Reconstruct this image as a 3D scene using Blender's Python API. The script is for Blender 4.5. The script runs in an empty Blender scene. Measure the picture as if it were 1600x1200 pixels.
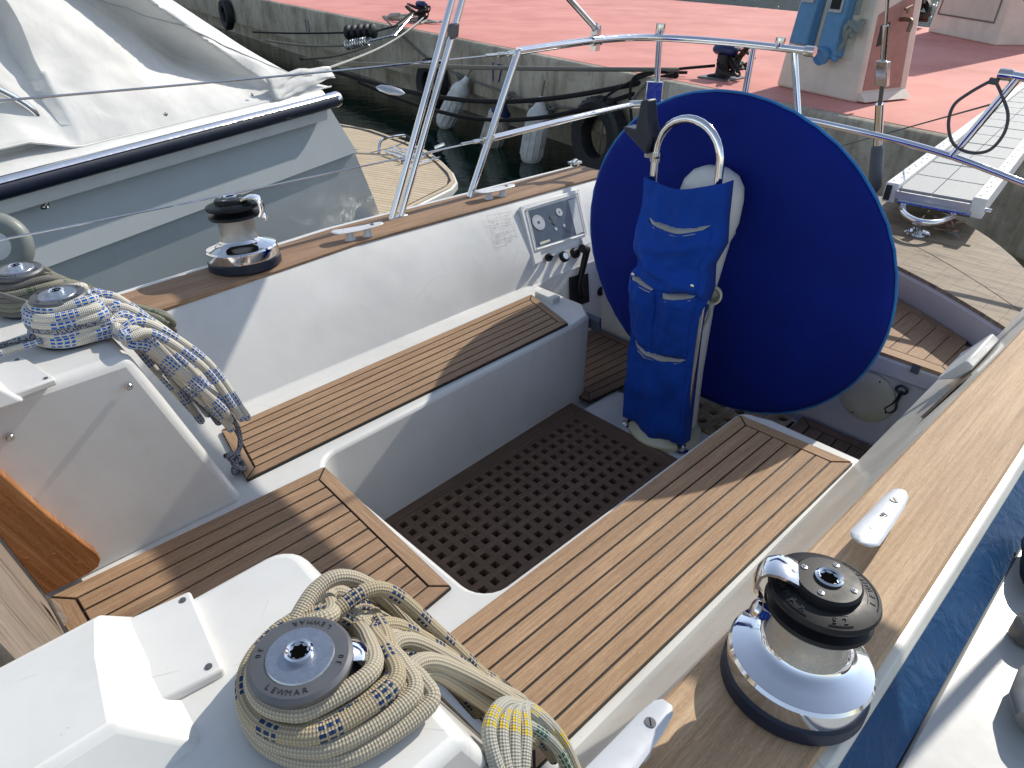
import bpy, bmesh, math, random
from mathutils import Vector, Matrix, noise
R_ = math.radians
random.seed(7)
S = bpy.context.scene
COL = S.collection
# ------------------------------------------------------------------ camera
YAW, PITCH, ROLL = R_(45.2), R_(31.8), R_(-.6)
F = 1110.0
CAM = Vector((0, 0, 1.2))
_f = Vector((math.cos(YAW)*math.cos(PITCH), math.sin(YAW)*math.cos(PITCH), -math.sin(PITCH)))
_r = _f.cross(Vector((0, 0, 1))).normalized()
_d = _f.cross(_r)
_c, _s = math.cos(ROLL), math.sin(ROLL)
RT = _c*_r + _s*_d
DN = -_s*_r + _c*_d
cd = bpy.data.cameras.new('camera'); cam = bpy.data.objects.new('camera', cd); COL.objects.link(cam)
cd.sensor_width = 36; cd.lens = F/1600*36; cd.clip_start = .02; cd.clip_end = 2000
m = Matrix((( RT.x, -DN.x, -_f.x, CAM.x), (RT.y, -DN.y, -_f.y, CAM.y), (RT.z, -DN.z, -_f.z, CAM.z), (0, 0, 0, 1)))
cam.matrix_world = m
S.camera = cam
# pixel of the 1600x1200 photo -> point on a real plane (used only to read off positions)
def ray(u, v): return RT*(u-800) + DN*(v-600) + _f*F
def atz(u, v, h): d = ray(u, v); return CAM + d*((h-CAM.z)/d.z)
def aty(u, v, h): d = ray(u, v); return CAM + d*((h-CAM.y)/d.y)
def atx(u, v, h): d = ray(u, v); return CAM + d*((h-CAM.x)/d.x)
# ------------------------------------------------------------------ light
SUN_AZ, SUN_EL = R_(-.5), R_(37)
w = bpy.data.worlds.new('World'); S.world = w; w.use_nodes = True
nt = w.node_tree; nt.nodes.clear()
sky = nt.nodes.new('ShaderNodeTexSky'); sky.sky_type = 'NISHITA'; sky.sun_disc = False
sky.sun_elevation = SUN_EL; sky.sun_rotation = R_(90) - SUN_AZ
sky.dust_density = .3; sky.air_density = 1.0
bg = nt.nodes.new('ShaderNodeBackground'); bg.inputs[1].default_value = .14
wo = nt.nodes.new('ShaderNodeOutputWorld')
hs_ = nt.nodes.new('ShaderNodeHueSaturation'); hs_.inputs['Saturation'].default_value = .72; nt.links.new(sky.outputs[0], hs_.inputs['Color']); nt.links.new(hs_.outputs[0], bg.inputs[0]); nt.links.new(bg.outputs[0], wo.inputs[0])
sl = bpy.data.lights.new('sun', 'SUN'); sl.energy = 3.2; sl.angle = R_(.55); sl.color = (1, .94, .84)
so = bpy.data.objects.new('sun', sl); COL.objects.link(so)
sd = Vector((math.cos(SUN_AZ)*math.cos(SUN_EL), math.sin(SUN_AZ)*math.cos(SUN_EL), math.sin(SUN_EL)))
so.rotation_euler = sd.to_track_quat('Z', 'Y').to_euler(); so.location = (6, 0, 8)
S.view_settings.view_transform = 'Standard'; S.view_settings.look = 'None'
S.view_settings.exposure = .32; S.view_settings.gamma = 1
# ------------------------------------------------------------------ materials
def srgb(r, g, b): return tuple(((c/255)/12.92 if c/255 <= .04045 else ((c/255+.055)/1.055)**2.4) for c in (r, g, b))
class NT:
    def __init__(s, name):
        s.m = bpy.data.materials.new(name); s.m.use_nodes = True; s.t = s.m.node_tree
        s.p = s.t.nodes['Principled BSDF']; s.tc = s.t.nodes.new('ShaderNodeTexCoord')
    def n(s, typ, **k):
        o = s.t.nodes.new(typ)
        for a, b in k.items(): setattr(o, a, b)
        return o
    def l(s, a, b): s.t.links.new(a, b)
    def map(s, src='Object', scale=(1, 1, 1)):
        mp = s.n('ShaderNodeMapping'); mp.inputs['Scale'].default_value = scale
        s.l(s.tc.outputs[src], mp.inputs[0]); return mp.outputs[0]
    def noise(s, vec, scale=5, detail=4, rough=.55, dist=0):
        o = s.n('ShaderNodeTexNoise'); o.inputs['Scale'].default_value = scale
        o.inputs['Detail'].default_value = detail; o.inputs['Roughness'].default_value = rough
        o.inputs['Distortion'].default_value = dist
        s.l(vec, o.inputs['Vector']); return o.outputs['Fac']
    def ramp(s, fac, stops, interp='LINEAR'):
        o = s.n('ShaderNodeValToRGB'); o.color_ramp.interpolation = interp
        e = o.color_ramp.elements
        while len(e) < len(stops): e.new(.5)
        for q, (p, c) in zip(e, stops):
            q.position = p; q.color = (c, c, c, 1) if not hasattr(c, '__len__') else (*c, 1)
        s.l(fac, o.inputs[0]); return o.outputs[0]
    def mix(s, fac, a, b, mode='MIX'):
        o = s.n('ShaderNodeMixRGB', blend_type=mode)
        for i, q in zip((0, 1, 2), (fac, a, b)):
            if hasattr(q, 'is_linked') or hasattr(q, 'links'): s.l(q, o.inputs[i])
            else: o.inputs[i].default_value = q if i == 0 else (*q, 1)
        return o.outputs[0]
    def math(s, op, a, b=0, c=None):
        o = s.n('ShaderNodeMath', operation=op)
        for i, q in enumerate((a, b) if c is None else (a, b, c)):
            if hasattr(q, 'links'): s.l(q, o.inputs[i])
            else: o.inputs[i].default_value = q
        return o.outputs[0]
    def bump(s, h, strength=.3, dist=.01, nrm=None):
        o = s.n('ShaderNodeBump'); o.inputs['Strength'].default_value = strength; o.inputs['Distance'].default_value = dist
        s.l(h, o.inputs['Height'])
        if nrm: s.l(nrm, o.inputs['Normal'])
        s.l(o.outputs[0], s.p.inputs['Normal']); return o.outputs[0]
    def base(s, c):
        if hasattr(c, 'links'): s.l(c, s.p.inputs['Base Color'])
        else: s.p.inputs['Base Color'].default_value = (*c, 1)
    def set(s, **k):
        for a, b in k.items():
            i = s.p.inputs[a.replace('_', ' ')]
            if hasattr(b, 'links'): s.l(b, i)
            else: i.default_value = b
def plain(name, c, rough=.5, metal=0, var=.12, vs=12, coat=0, bump=0, bs=200, spec=.5):
    t = NT(name); v = t.map()
    n = t.noise(v, vs, 5)
    d = tuple(x*(1-var) for x in c); u = tuple(min(1, x*(1+var*.5)) for x in c)
    t.base(t.ramp(n, [(.3, d), (.7, u)]))
    n2 = t.noise(v, vs*3, 4)
    t.set(Roughness=t.ramp(n2, [(.3, max(0, rough-.06)), (.7, min(1, rough+.1))]), Metallic=metal, Coat_Weight=coat, Specular_IOR_Level=spec)
    if bump: t.bump(t.noise(v, bs, 3), bump, .002)
    return t.m
def gelcoat(name, c, grime=.25):
    t = NT(name); v = t.map()
    g = t.noise(v, 3.5, 8, .65); g2 = t.noise(t.map(scale=(1, 1, .3)), 14, 6, .6)
    a = t.ramp(g, [(.35, tuple(x*(1-grime*.45) for x in c)), (.62, c)])
    col = t.mix(t.ramp(g2, [(.55, 0.), (.8, grime)]), a, tuple(x*y for x, y in zip(c, (.72, .68, .58))))
    sp = t.noise(v, 160, 2)
    col = t.mix(t.ramp(sp, [(.74, 0.), (.78, .35)]), col, (.25, .22, .18))
    sc = t.n('ShaderNodeTexVoronoi', feature='DISTANCE_TO_EDGE'); sc.inputs['Scale'].default_value = 3.2
    wv = t.mix(.12, v, v); t.l(v, sc.inputs['Vector'])
    gate = t.ramp(t.noise(v, 7, 2), [(.6, 0.), (.66, .35)])
    line = t.ramp(sc.outputs['Distance'], [(0., 1.), (.004, 0.)])
    col = t.mix(t.math('MULTIPLY', gate, line), col, (.2, .2, .2))
    t.base(col)
    t.set(Roughness=t.ramp(g, [(.3, .3), (.7, .48)]), Coat_Weight=.25, Coat_Roughness=.15)
    t.bump(t.noise(v, 25, 3), .06, .004)
    return t.m
def wood(name, lo, mid, hi, dark=(.03, .02, .015), wear=.0, rough=.65, gs=1.0):
    t = NT(name); 
    g = t.noise(t.map('UV', (7*gs, 260*gs, 1)), 1, 5, .6, .15)
    f = t.noise(t.map('UV', (35, 1100, 1)), 1, 3, .7)
    b = t.noise(t.map('UV', (1.6, 14, 1)), 1, 4, .6)
    sp = t.noise(t.map('UV', (90, 500, 1)), 1, 2, .6)
    col = t.ramp(g, [(.25, lo), (.5, mid), (.75, hi)])
    col = t.mix(t.ramp(b, [(.35, 0.), (.7, .55)]), col, tuple(x*.72 for x in lo), 'MIX')
    col = t.mix(t.ramp(f, [(.52, 0.), (.72, .5)]), col, dark)
    col = t.mix(t.ramp(sp, [(.55, 0.), (.75, .35)]), col, tuple(min(1, x*1.25) for x in hi))
    if wear:
        wn = t.noise(t.map('UV', (7, 40, 1)), 1, 6, .7)
        col = t.mix(t.ramp(wn, [(.5, 0.), (.72, wear)]), col, dark)
    t.base(col); t.set(Roughness=rough, Specular_IOR_Level=.3)
    t.bump(t.math('ADD', t.math('MULTIPLY', f, .6), g), .35, .0012)
    return t.m
TEAK = wood('teak_planks', srgb(140, 110, 86), srgb(169, 138, 108), srgb(194, 164, 132))
TEAKN = wood('bleached_teak', srgb(148, 116, 88), srgb(180, 147, 114), srgb(204, 173, 138))
TEAKC = wood('teak_cap_rail', srgb(170, 136, 104), srgb(204, 171, 134), srgb(222, 195, 160), gs=.6)
TEAKF = wood('red_teak_cap', srgb(128, 98, 76), srgb(164, 132, 104), srgb(194, 164, 132), gs=.7)
TEAKW = wood('weathered_teak', srgb(120, 102, 84), srgb(160, 142, 118), srgb(188, 172, 148), wear=.75)
TEAKD = wood('dark_teak', srgb(92, 74, 62), srgb(118, 96, 80), srgb(142, 120, 100))
TEAKV = wood('varnished_teak', srgb(128, 78, 40), srgb(168, 112, 66), srgb(205, 158, 110), rough=.45, gs=.35)
GREYW = wood('grey_wood', srgb(122, 106, 92), srgb(150, 136, 122), srgb(172, 160, 146), wear=.6, gs=.4)
CAULK = plain('black_caulk', (.012, .011, .01), .6)
GEL = gelcoat('white_gelcoat', (.74, .735, .70))
GEL2 = gelcoat('cream_gelcoat', (.72, .70, .62), .4)
SOLE = gelcoat('sole_gelcoat', (.62, .64, .63), .4)
HULLN = None
CHROME = plain('chrome', (.86, .86, .87), .06, 1, .05)
STEEL = plain('stainless_steel', (.68, .67, .65), .14, 1, .12, 20)
SATIN = plain('satin_drum', (.50, .47, .43), .38, 1, .15, 30, bump=.5, bs=700)
GREYM = plain('grey_anodised', (.16, .16, .165), .42, .6, .12)
ALU = plain('aluminium', (.62, .63, .65), .35, .85, .1)
ALUW = plain('white_aluminium', (.82, .82, .80), .4, 0, .1)
BLACKP = plain('black_plastic', (.010, .010, .012), .42, 0, .2, bump=.05, bs=900, spec=.28)
BLACKM = plain('black_rubber', (.014, .015, .018), .55, 0, .3)
NAVY = plain('navy_ring', (.008, .014, .035), .4)
WPLAST = plain('white_plastic', (.70, .70, .67), .35, 0, .06)
CREAM = plain('cream_plastic', (.56, .55, .40), .4, 0, .1, 5)
GREYP = plain('grey_plastic', (.09, .11, .14), .5)
GREYL = plain('light_grey_plastic', (.45, .47, .48), .45)
LBLUE = plain('light_blue_plastic', (.10, .26, .46), .45, 0, .1)
BCAP = plain('blue_cap', (.008, .02, .10), .4)
FEND = plain('fender_vinyl', (.74, .74, .72), .5, 0, .3, 6)
FENDY = plain('stained_fender_vinyl', (.60, .58, .50), .55, 0, .35, 6)
def fabric(name, c, ws=8, wstr=.5, sheen=.3, weave=.25, rough=.85):
    t = NT(name); v = t.map()
    n = t.noise(v, 3, 5); 
    t.base(t.ramp(n, [(.3, tuple(x*.8 for x in c)), (.7, tuple(min(1, x*1.1) for x in c))]))
    t.set(Roughness=rough, Sheen_Weight=sheen, Specular_IOR_Level=.2)
    h = t.math('ADD', t.math('MULTIPLY', t.noise(v, ws, 3, .5, .8), 1.0), t.math('MULTIPLY', t.noise(v, 900, 1), weave*.02))
    t.bump(h, wstr, .02)
    return t.m
CANVB = fabric('navy_canvas', (.003, .015, .20), 4, .25, .02)
CANVP = fabric('blue_canvas', (.006, .060, .38), 16, .5, .03)
CANVE = fabric('pale_blue_piping', (.02, .18, .50), 14, .2)
CANVW = fabric('white_canvas', (.74, .73, .70), 5, .3, .1)
LINING = fabric('grey_lining', (.42, .42, .38), 14, .3)
def rope(name, c1, c2=None, fleck=(10, .35), rows=(0,), c3=None):
    # UV: u = metres along the rope, v = turns 0..1
    t = NT(name)
    sep = t.n('ShaderNodeSeparateXYZ'); t.l(t.tc.outputs['UV'], sep.inputs[0])
    u, v = sep.outputs[0], sep.outputs[1]
    a = t.math('SINE', t.math('ADD', t.math('MULTIPLY', u, 900.), t.math('MULTIPLY', v, 6.2832*7)))
    b = t.math('SINE', t.math('SUBTRACT', t.math('MULTIPLY', u, 900.), t.math('MULTIPLY', v, 6.2832*7)))
    h = t.math('MULTIPLY', a, b)
    col = t.ramp(h, [(.0, tuple(x*.62 for x in c1)), (.6, c1)])
    n = t.noise(t.map(), 30, 3)
    col = t.mix(t.ramp(n, [(.4, 0.), (.8, .3)]), col, tuple(x*.7 for x in c1))
    if c2:
        # two tracers spiralling the rope, broken into dashes
        s1 = t.math('FRACT', t.math('ADD', t.math('MULTIPLY', u, fleck[0]), 0))
        dash = t.math('LESS_THAN', s1, fleck[1])
        s3 = t.math('FRACT', t.math('MULTIPLY', u, fleck[0]*7))
        dash = t.math('MULTIPLY', dash, t.math('LESS_THAN', s3, .72))
        vv = t.math('FRACT', t.math('MULTIPLY', v, 8))
        band = t.math('LESS_THAN', vv, .55)
        fl = t.math('MULTIPLY', dash, band)
        col = t.mix(fl, col, c2)
    if c3:
        vo = t.n('ShaderNodeTexVoronoi'); vo.inputs['Scale'].default_value = 260; t.l(t.tc.outputs['Object'], vo.inputs[0])
        col = t.mix(t.math('GREATER_THAN', vo.outputs['Distance'], .45), col, c3)
    t.base(col); t.set(Roughness=.85, Specular_IOR_Level=.2)
    t.bump(h, .6, .0012)
    return t.m
ROPEB = rope('beige_rope', (.60, .53, .40))
ROPEBF = rope('beige_rope_blue_fleck', (.55, .46, .31), (.02, .05, .13), (16, .36))
ROPEW = rope('white_rope_blue_fleck', (.86, .81, .69), (.008, .13, .50), (12, .5))
ROPEK = rope('dark_fleck_rope', (.07, .08, .10), None, c3=(.32, .32, .34))
ROPEG = rope('grey_green_rope', (.34, .33, .26), (.03, .10, .05), (11, .18))
ROPEY = rope('yellow_fleck_rope', (.58, .56, .48), (.62, .45, .02), (14, .4))
ROPED = rope('dark_mooring_rope', (.03, .03, .032))
ROPEO = rope('old_grey_rope', (.26, .25, .22))
ROPET = rope('white_mooring_rope', (.58, .60, .55))
# ------------------------------------------------------------------ mesh builder
class MB:
    def __init__(s): s.v = []; s.f = []; s.m = []; s.u = []; s.sm = []
    def add(s, vs, fs, mat=0, uv=None, smooth=True, M=None):
        o = len(s.v)
        s.v += [tuple(M @ Vector(p)) if M else tuple(p) for p in vs]
        for i, f in enumerate(fs):
            s.f.append([o+q for q in f]); s.m.append(mat); s.sm.append(smooth)
            s.u.append(uv[i] if uv else [(vs[q][0], vs[q][1]) for q in f])
        return s
    def box(s, x0, x1, y0, y1, z0, z1, mat=0, M=None):
        V = [(x, y, z) for z in (z0, z1) for y in (y0, y1) for x in (x0, x1)]
        return s.add(V, [(0, 2, 3, 1), (4, 5, 7, 6), (0, 1, 5, 4), (2, 6, 7, 3), (0, 4, 6, 2), (1, 3, 7, 5)], mat, M=M)
    def prism(s, poly, z0, z1, mat=0, M=None, side=None):
        n = len(poly)
        V = [(p[0], p[1], z0(p) if callable(z0) else z0) for p in poly] + [(p[0], p[1], z1(p) if callable(z1) else z1) for p in poly]
        a = sum(poly[i][0]*poly[(i+1) % n][1]-poly[(i+1) % n][0]*poly[i][1] for i in range(n))
        top = list(range(n, 2*n)); bot = list(range(n))[::-1]
        sides = [(i, (i+1) % n, n+(i+1) % n, n+i) for i in range(n)]
        if a < 0: top = top[::-1]; bot = bot[::-1]; sides = [q[::-1] for q in sides]
        return s.add(V, [top, bot]+sides, mat, M=M)
    def hull(s, a, b, mat=0, M=None):   # two quads/polys with equal counts -> closed solid
        n = len(a); V = list(a)+list(b)
        return s.add(V, [list(range(n))[::-1], list(range(n, 2*n))]+[(i, (i+1) % n, n+(i+1) % n, n+i) for i in range(n)], mat, M=M)
    def loft(s, rings, mat=0, closed=True, caps=True, M=None, uvs=None):
        n = len(rings[0]); V = [p for r in rings for p in r]; fs = []; uv = []
        for k in range(len(rings)-1):
            for i in range(n if closed else n-1):
                j = (i+1) % n
                fs.append((k*n+i, k*n+j, (k+1)*n+j, (k+1)*n+i))
                uv.append([(k/(len(rings)-1), i/n), (k/(len(rings)-1), (i+1)/n), ((k+1)/(len(rings)-1), (i+1)/n), ((k+1)/(len(rings)-1), i/n)])
        if caps and closed:
            fs.append(list(range(n))[::-1]); uv.append([(0, 0)]*n)
            fs.append([(len(rings)-1)*n+i for i in range(n)]); uv.append([(0, 0)]*n)
        return s.add(V, fs, mat, uv, M=M)
    def lathe(s, prof, seg=32, mat=0, M=None, cap=True):
        rings = []
        for r, z in prof: rings.append([(r*math.cos(2*math.pi*i/seg), r*math.sin(2*math.pi*i/seg), z) for i in range(seg)])
        return s.loft(rings, mat, True, cap, M)
    def tube(s, pts, r=.01, seg=10, mat=0, closed=False, M=None, cap=True):
        P = [Vector(p) for p in pts]; n = len(P)
        rr = r if hasattr(r, '__len__') else [r]*n
        T = []
        for i in range(n):
            a = P[(i-1) % n] if (closed or i > 0) else P[i]; b = P[(i+1) % n] if (closed or i < n-1) else P[i]
            t_ = (b-a); T.append(t_.normalized() if t_.length > 1e-9 else Vector((0, 0, 1)))
        N = T[0].orthogonal().normalized(); L = 0
        V = []; ls = []
        for i in range(n):
            if i: 
                ax = T[i-1].cross(T[i]); 
                if ax.length > 1e-8: N = Matrix.Rotation(T[i-1].angle(T[i]), 3, ax.normalized()) @ N
                N = (N - T[i]*N.dot(T[i])).normalized(); L += (P[i]-P[i-1]).length
            B = T[i].cross(N); ls.append(L)
            for k in range(seg):
                a = 2*math.pi*k/seg; V.append(P[i]+(N*math.cos(a)+B*math.sin(a))*rr[i])
        fs = []; uv = []
        for i in range(n if closed else n-1):
            j = (i+1) % n; la = ls[i]; lb = ls[j] if j else L+(P[0]-P[-1]).length
            for k in range(seg):
                q = (k+1) % seg
                fs.append((i*seg+k, i*seg+q, j*seg+q, j*seg+k)); uv.append([(la, k/seg), (la, (k+1)/seg), (lb, (k+1)/seg), (lb, k/seg)])
        if not closed and cap:
            fs.append(list(range(seg))[::-1]); uv.append([(0, 0)]*seg)
            fs.append([(n-1)*seg+k for k in range(seg)]); uv.append([(L, 0)]*seg)
        return s.add(V, fs, mat, uv, M=M)
    def sphere(s, c, r, seg=16, mat=0, sc=(1, 1, 1)):
        pr = [(math.sin(math.pi*i/10), -math.cos(math.pi*i/10)) for i in range(11)]
        pr[0] = (.001, -1); pr[-1] = (.001, 1)
        return s.lathe(pr, seg, mat, Matrix.Translation(c) @ Matrix.Diagonal((r*sc[0], r*sc[1], r*sc[2], 1)))
    def grid(s, G, mat=0, thick=0, uvscale=1):
        a, b = len(G), len(G[0]); V = [p for r in G for p in r]
        fs = []; uv = []
        for i in range(a-1):
            for j in range(b-1):
                fs.append((i*b+j, i*b+j+1, (i+1)*b+j+1, (i+1)*b+j)); uv.append([(i, j), (i, j+1), (i+1, j+1), (i+1, j)])
        return s.add(V, fs, mat, uv)
    def build(s, name, mats, parent=None, bevel=0, seg=2, ang=35, kind=None, label=None, cat=None, group=None, solid=0, sub=0):
        me = bpy.data.meshes.new(name); V = [Vector(p) for p in s.v]; off = Vector((0, 0, 0))
        if parent is None and kind != 'structure':
            xs = [p.x for p in V]; ys = [p.y for p in V]; zs = [p.z for p in V]
            off = Vector(((min(xs)+max(xs))/2, (min(ys)+max(ys))/2, min(zs)))
        me.from_pydata([p-off for p in V], [], s.f)
        if not hasattr(mats, '__len__'): mats = [mats]
        for q in mats: me.materials.append(q)
        ul = me.uv_layers.new(name='UVMap')
        k = 0
        for i, p in enumerate(me.polygons):
            p.material_index = s.m[i]; p.use_smooth = s.sm[i]
            for j in range(p.loop_total): ul.data[p.loop_start+j].uv = s.u[i][j]
        me.update()
        bm = bmesh.new(); bm.from_mesh(me)
        if not solid: bmesh.ops.recalc_face_normals(bm, faces=bm.faces)
        bm.to_mesh(me); bm.free()
        me.set_sharp_from_angle(angle=R_(ang))
        o = bpy.data.objects.new(name, me); COL.objects.link(o); o.location = off
        if parent:
            o.parent = parent
            if parent.type == 'EMPTY': o.matrix_parent_inverse = Matrix.Translation(-parent.location)
        if solid:
            md = o.modifiers.new('solid', 'SOLIDIFY'); md.thickness = solid; md.offset = 0
        if bevel:
            md = o.modifiers.new('bevel', 'BEVEL'); md.width = bevel; md.segments = seg; md.limit_method = 'ANGLE'; md.angle_limit = R_(40); md.harden_normals = False
        if sub:
            md = o.modifiers.new('sub', 'SUBSURF'); md.levels = sub; md.render_levels = sub
        if kind: o['kind'] = kind
        tagp(o, label, cat, group)
        return o
def tagp(o, label=None, cat=None, group=None):
    if label: o['label'] = label
    if cat: o['category'] = cat
    if group: o['group'] = group
    return o
def thing(name, loc, label, cat, group=None):
    o = bpy.data.objects.new(name, None); COL.objects.link(o); o.location = Vector(loc); o.empty_display_size = .1
    return tagp(o, label, cat, group)
def copy_thing(o, loc, label=None, group=None, rz=None):
    r = o.copy(); COL.objects.link(r); r.location = Vector(loc)
    if rz is not None: r.rotation_euler.z = rz
    if label: r['label'] = label
    if group: r['group'] = group
    for ch in list(o.children):
        c = ch.copy(); COL.objects.link(c); c.parent = r
        for g in ch.children:
            d = g.copy(); COL.objects.link(d); d.parent = c
    return r
def T(x, y, z): return Matrix.Translation((x, y, z))
def frame(c, ax, up=None):   # matrix whose Z is ax
    z_ = Vector(ax).normalized(); x_ = (Vector(up) if up else z_.orthogonal()); x_ = (x_ - z_*x_.dot(z_)).normalized(); y_ = z_.cross(x_)
    return Matrix(((x_.x, y_.x, z_.x, c[0]), (x_.y, y_.y, z_.y, c[1]), (x_.z, y_.z, z_.z, c[2]), (0, 0, 0, 1)))
def spline(pts, n=8, closed=False):   # Catmull-Rom
    P = [Vector(p) for p in pts]; out = []; N = len(P)
    for i in range(N if closed else N-1):
        g = lambda k: P[k % N] if closed else P[max(0, min(N-1, k))]
        a, b, c, d = g(i-1), g(i), g(i+1), g(i+2)
        for k in range(n):
            t = k/n
            out.append(.5*((2*b)+(c-a)*t+(2*a-5*b+4*c-d)*t*t+(3*b-a-3*c+d)*t**3))
    if not closed: out.append(P[-1])
    return out
def glyph(mb, ch, size, M, mat=0, ext=.0006):
    cu = bpy.data.curves.new('g', 'FONT'); cu.body = ch; cu.size = size; cu.align_x = 'CENTER'; cu.align_y = 'CENTER'; cu.extrude = ext; cu.resolution_u = 2
    ob = bpy.data.objects.new('g', cu); COL.objects.link(ob)
    dg = bpy.context.evaluated_depsgraph_get(); me = bpy.data.meshes.new_from_object(ob.evaluated_get(dg))
    mb.add([tuple(v.co) for v in me.vertices], [list(p.vertices) for p in me.polygons], mat, M=M, smooth=False)
    bpy.data.objects.remove(ob); bpy.data.meshes.remove(me)
def arc_text(mb, txt, r, a0, step, size, z, M, mat=0, tilt=0):
    for i, ch in enumerate(txt):
        a = a0 + step*i
        glyph(mb, ch, size, M @ T(r*math.cos(a), r*math.sin(a), z) @ Matrix.Rotation(a-math.pi/2 if step < 0 else a+math.pi/2, 4, 'Z') @ Matrix.Rotation(tilt, 4, 'X'), mat)
# plank panel: quad corners A,B,C,D (A->B and D->C run along the planks), borders mitred
def planks(corners, n, bw, z, th=.012, gap=.0055, ends=(True, True), sides=(True, True), mats=(0, 1), endw=None, mb=None, seed=0):
    rnd = random.Random(seed)
    A, B, C, D = [Vector((*p[:2], 0)) for p in corners]
    mb = mb or MB()
    la = ((B-A).length+(C-D).length)/2; lw = ((D-A).length+(C-B).length)/2
    ew = endw or bw
    def P(s, t): return A.lerp(B, s).lerp(D.lerp(C, s), t)
    su = ew/la; tv = bw/lw
    s0 = su if ends[0] else 0; s1 = 1-su if ends[1] else 1
    t0 = tv if sides[0] else 0; t1 = 1-tv if sides[1] else 1
    polys = []
    for i in range(n):
        a = t0+(t1-t0)*i/n; b = t0+(t1-t0)*(i+1)/n
        polys.append(([(s0, a), (s1, a), (s1, b), (s0, b)], 0))
    if sides[0]: polys.append(([(0, 0), (1, 0), (s1, t0), (s0, t0)], 0))
    if sides[1]: polys.append(([(s0, t1), (s1, t1), (1, 1), (0, 1)], 0))
    if ends[0]: polys.append(([(0, 0), (s0, t0), (s0, t1), (0, 1)], 1))
    if ends[1]: polys.append(([(s1, t0), (1, 0), (1, 1), (s1, t1)], 1))
    zf = z if callable(z) else (lambda p: z)
    for poly, dr in polys:
        pts = [P(*q) for q in poly]; n_ = len(pts)
        ins = []
        for i in range(n_):
            a, b, c = pts[i-1], pts[i], pts[(i+1) % n_]
            e1 = (b-a); e2 = (c-b)
            if e1.length < 1e-6 or e2.length < 1e-6: ins.append(b); continue
            e1.normalize(); e2.normalize()
            n1 = Vector((-e1.y, e1.x, 0)); n2 = Vector((-e2.y, e2.x, 0))
            if (B-A).cross(D-A).z < 0: n1 = -n1; n2 = -n2
            k = 1+n1.dot(n2); ins.append(b+(n1+n2)*(gap/2/max(k, .3)))
        ou, ov = rnd.random()*20, rnd.random()*20
        ax = (B-A).normalized() if dr == 0 else (D-A).normalized(); ay = Vector((-ax.y, ax.x, 0))
        uv = lambda p: (p.dot(ax)+ou, p.dot(ay)+ov)
        dz = rnd.uniform(-.0006, .0006)
        bot = [Vector((p.x, p.y, zf(p)-th)) for p in ins]; b2 = .0012
        cen = sum(ins, Vector((0, 0, 0)))/len(ins)
        top = [Vector((p.x, p.y, zf(p)+dz-.0008)) for p in ins]
        top2 = [Vector((p.x, p.y, zf(p)+dz))+(cen-p).normalized()*b2 for p in ins]
        V = bot+top+top2; m_ = len(ins)
        fs = [[2*m_+i for i in range(m_)]]
        for i in range(m_):
            j = (i+1) % m_; fs += [(i, j, m_+j, m_+i), (m_+i, m_+j, 2*m_+j, 2*m_+i)]
        mb.add(V, fs, mats[0], [[uv(V[q]) for q in f] for f in fs], smooth=False)
    base = [P(0, 0), P(1, 0), P(1, 1), P(0, 1)]
    e = .002
    cen = sum(base, Vector((0, 0, 0)))/4
    base = [p+(cen-p).normalized()*e for p in base]
    mb.prism([(p.x, p.y) for p in base], lambda p: zf(Vector((p[0], p[1], 0)))-th-.001, lambda p: zf(Vector((p[0], p[1], 0)))-.0035, mats[1])
    return mb
def plank_poly(mb, pts, ax, z, th=.012, gap=.0042, mat=0, rnd=random):
    P = [Vector((p[0], p[1], 0)) for p in pts]; n = len(P)
    a = sum(P[i].x*P[(i+1) % n].y-P[(i+1) % n].x*P[i].y for i in range(n))
    if a < 0: P = P[::-1]
    ins = []
    for i in range(n):
        e1 = (P[i]-P[i-1]).normalized(); e2 = (P[(i+1) % n]-P[i]).normalized()
        n1 = Vector((-e1.y, e1.x, 0)); n2 = Vector((-e2.y, e2.x, 0)); k = 1+n1.dot(n2)
        ins.append(P[i]+(n1+n2)*(gap/2/max(k, .3)))
    ax = Vector((ax[0], ax[1], 0)).normalized(); ay = Vector((-ax.y, ax.x, 0)); ou, ov = rnd.random()*20, rnd.random()*20
    cen = sum(ins, Vector((0, 0, 0)))/n
    V = [Vector((p.x, p.y, z-th)) for p in ins]+[Vector((p.x, p.y, z-.0008)) for p in ins]+[Vector((p.x, p.y, z))+(cen-p).normalized()*.0012 for p in ins]
    fs = [[2*n+i for i in range(n)]]
    for i in range(n):
        j = (i+1) % n; fs += [(i, j, n+j, n+i), (n+i, n+j, 2*n+j, 2*n+i)]
    mb.add(V, fs, mat, [[(V[q].dot(ax)+ou, V[q].dot(ay)+ov) for q in f] for f in fs], smooth=False)
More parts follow.
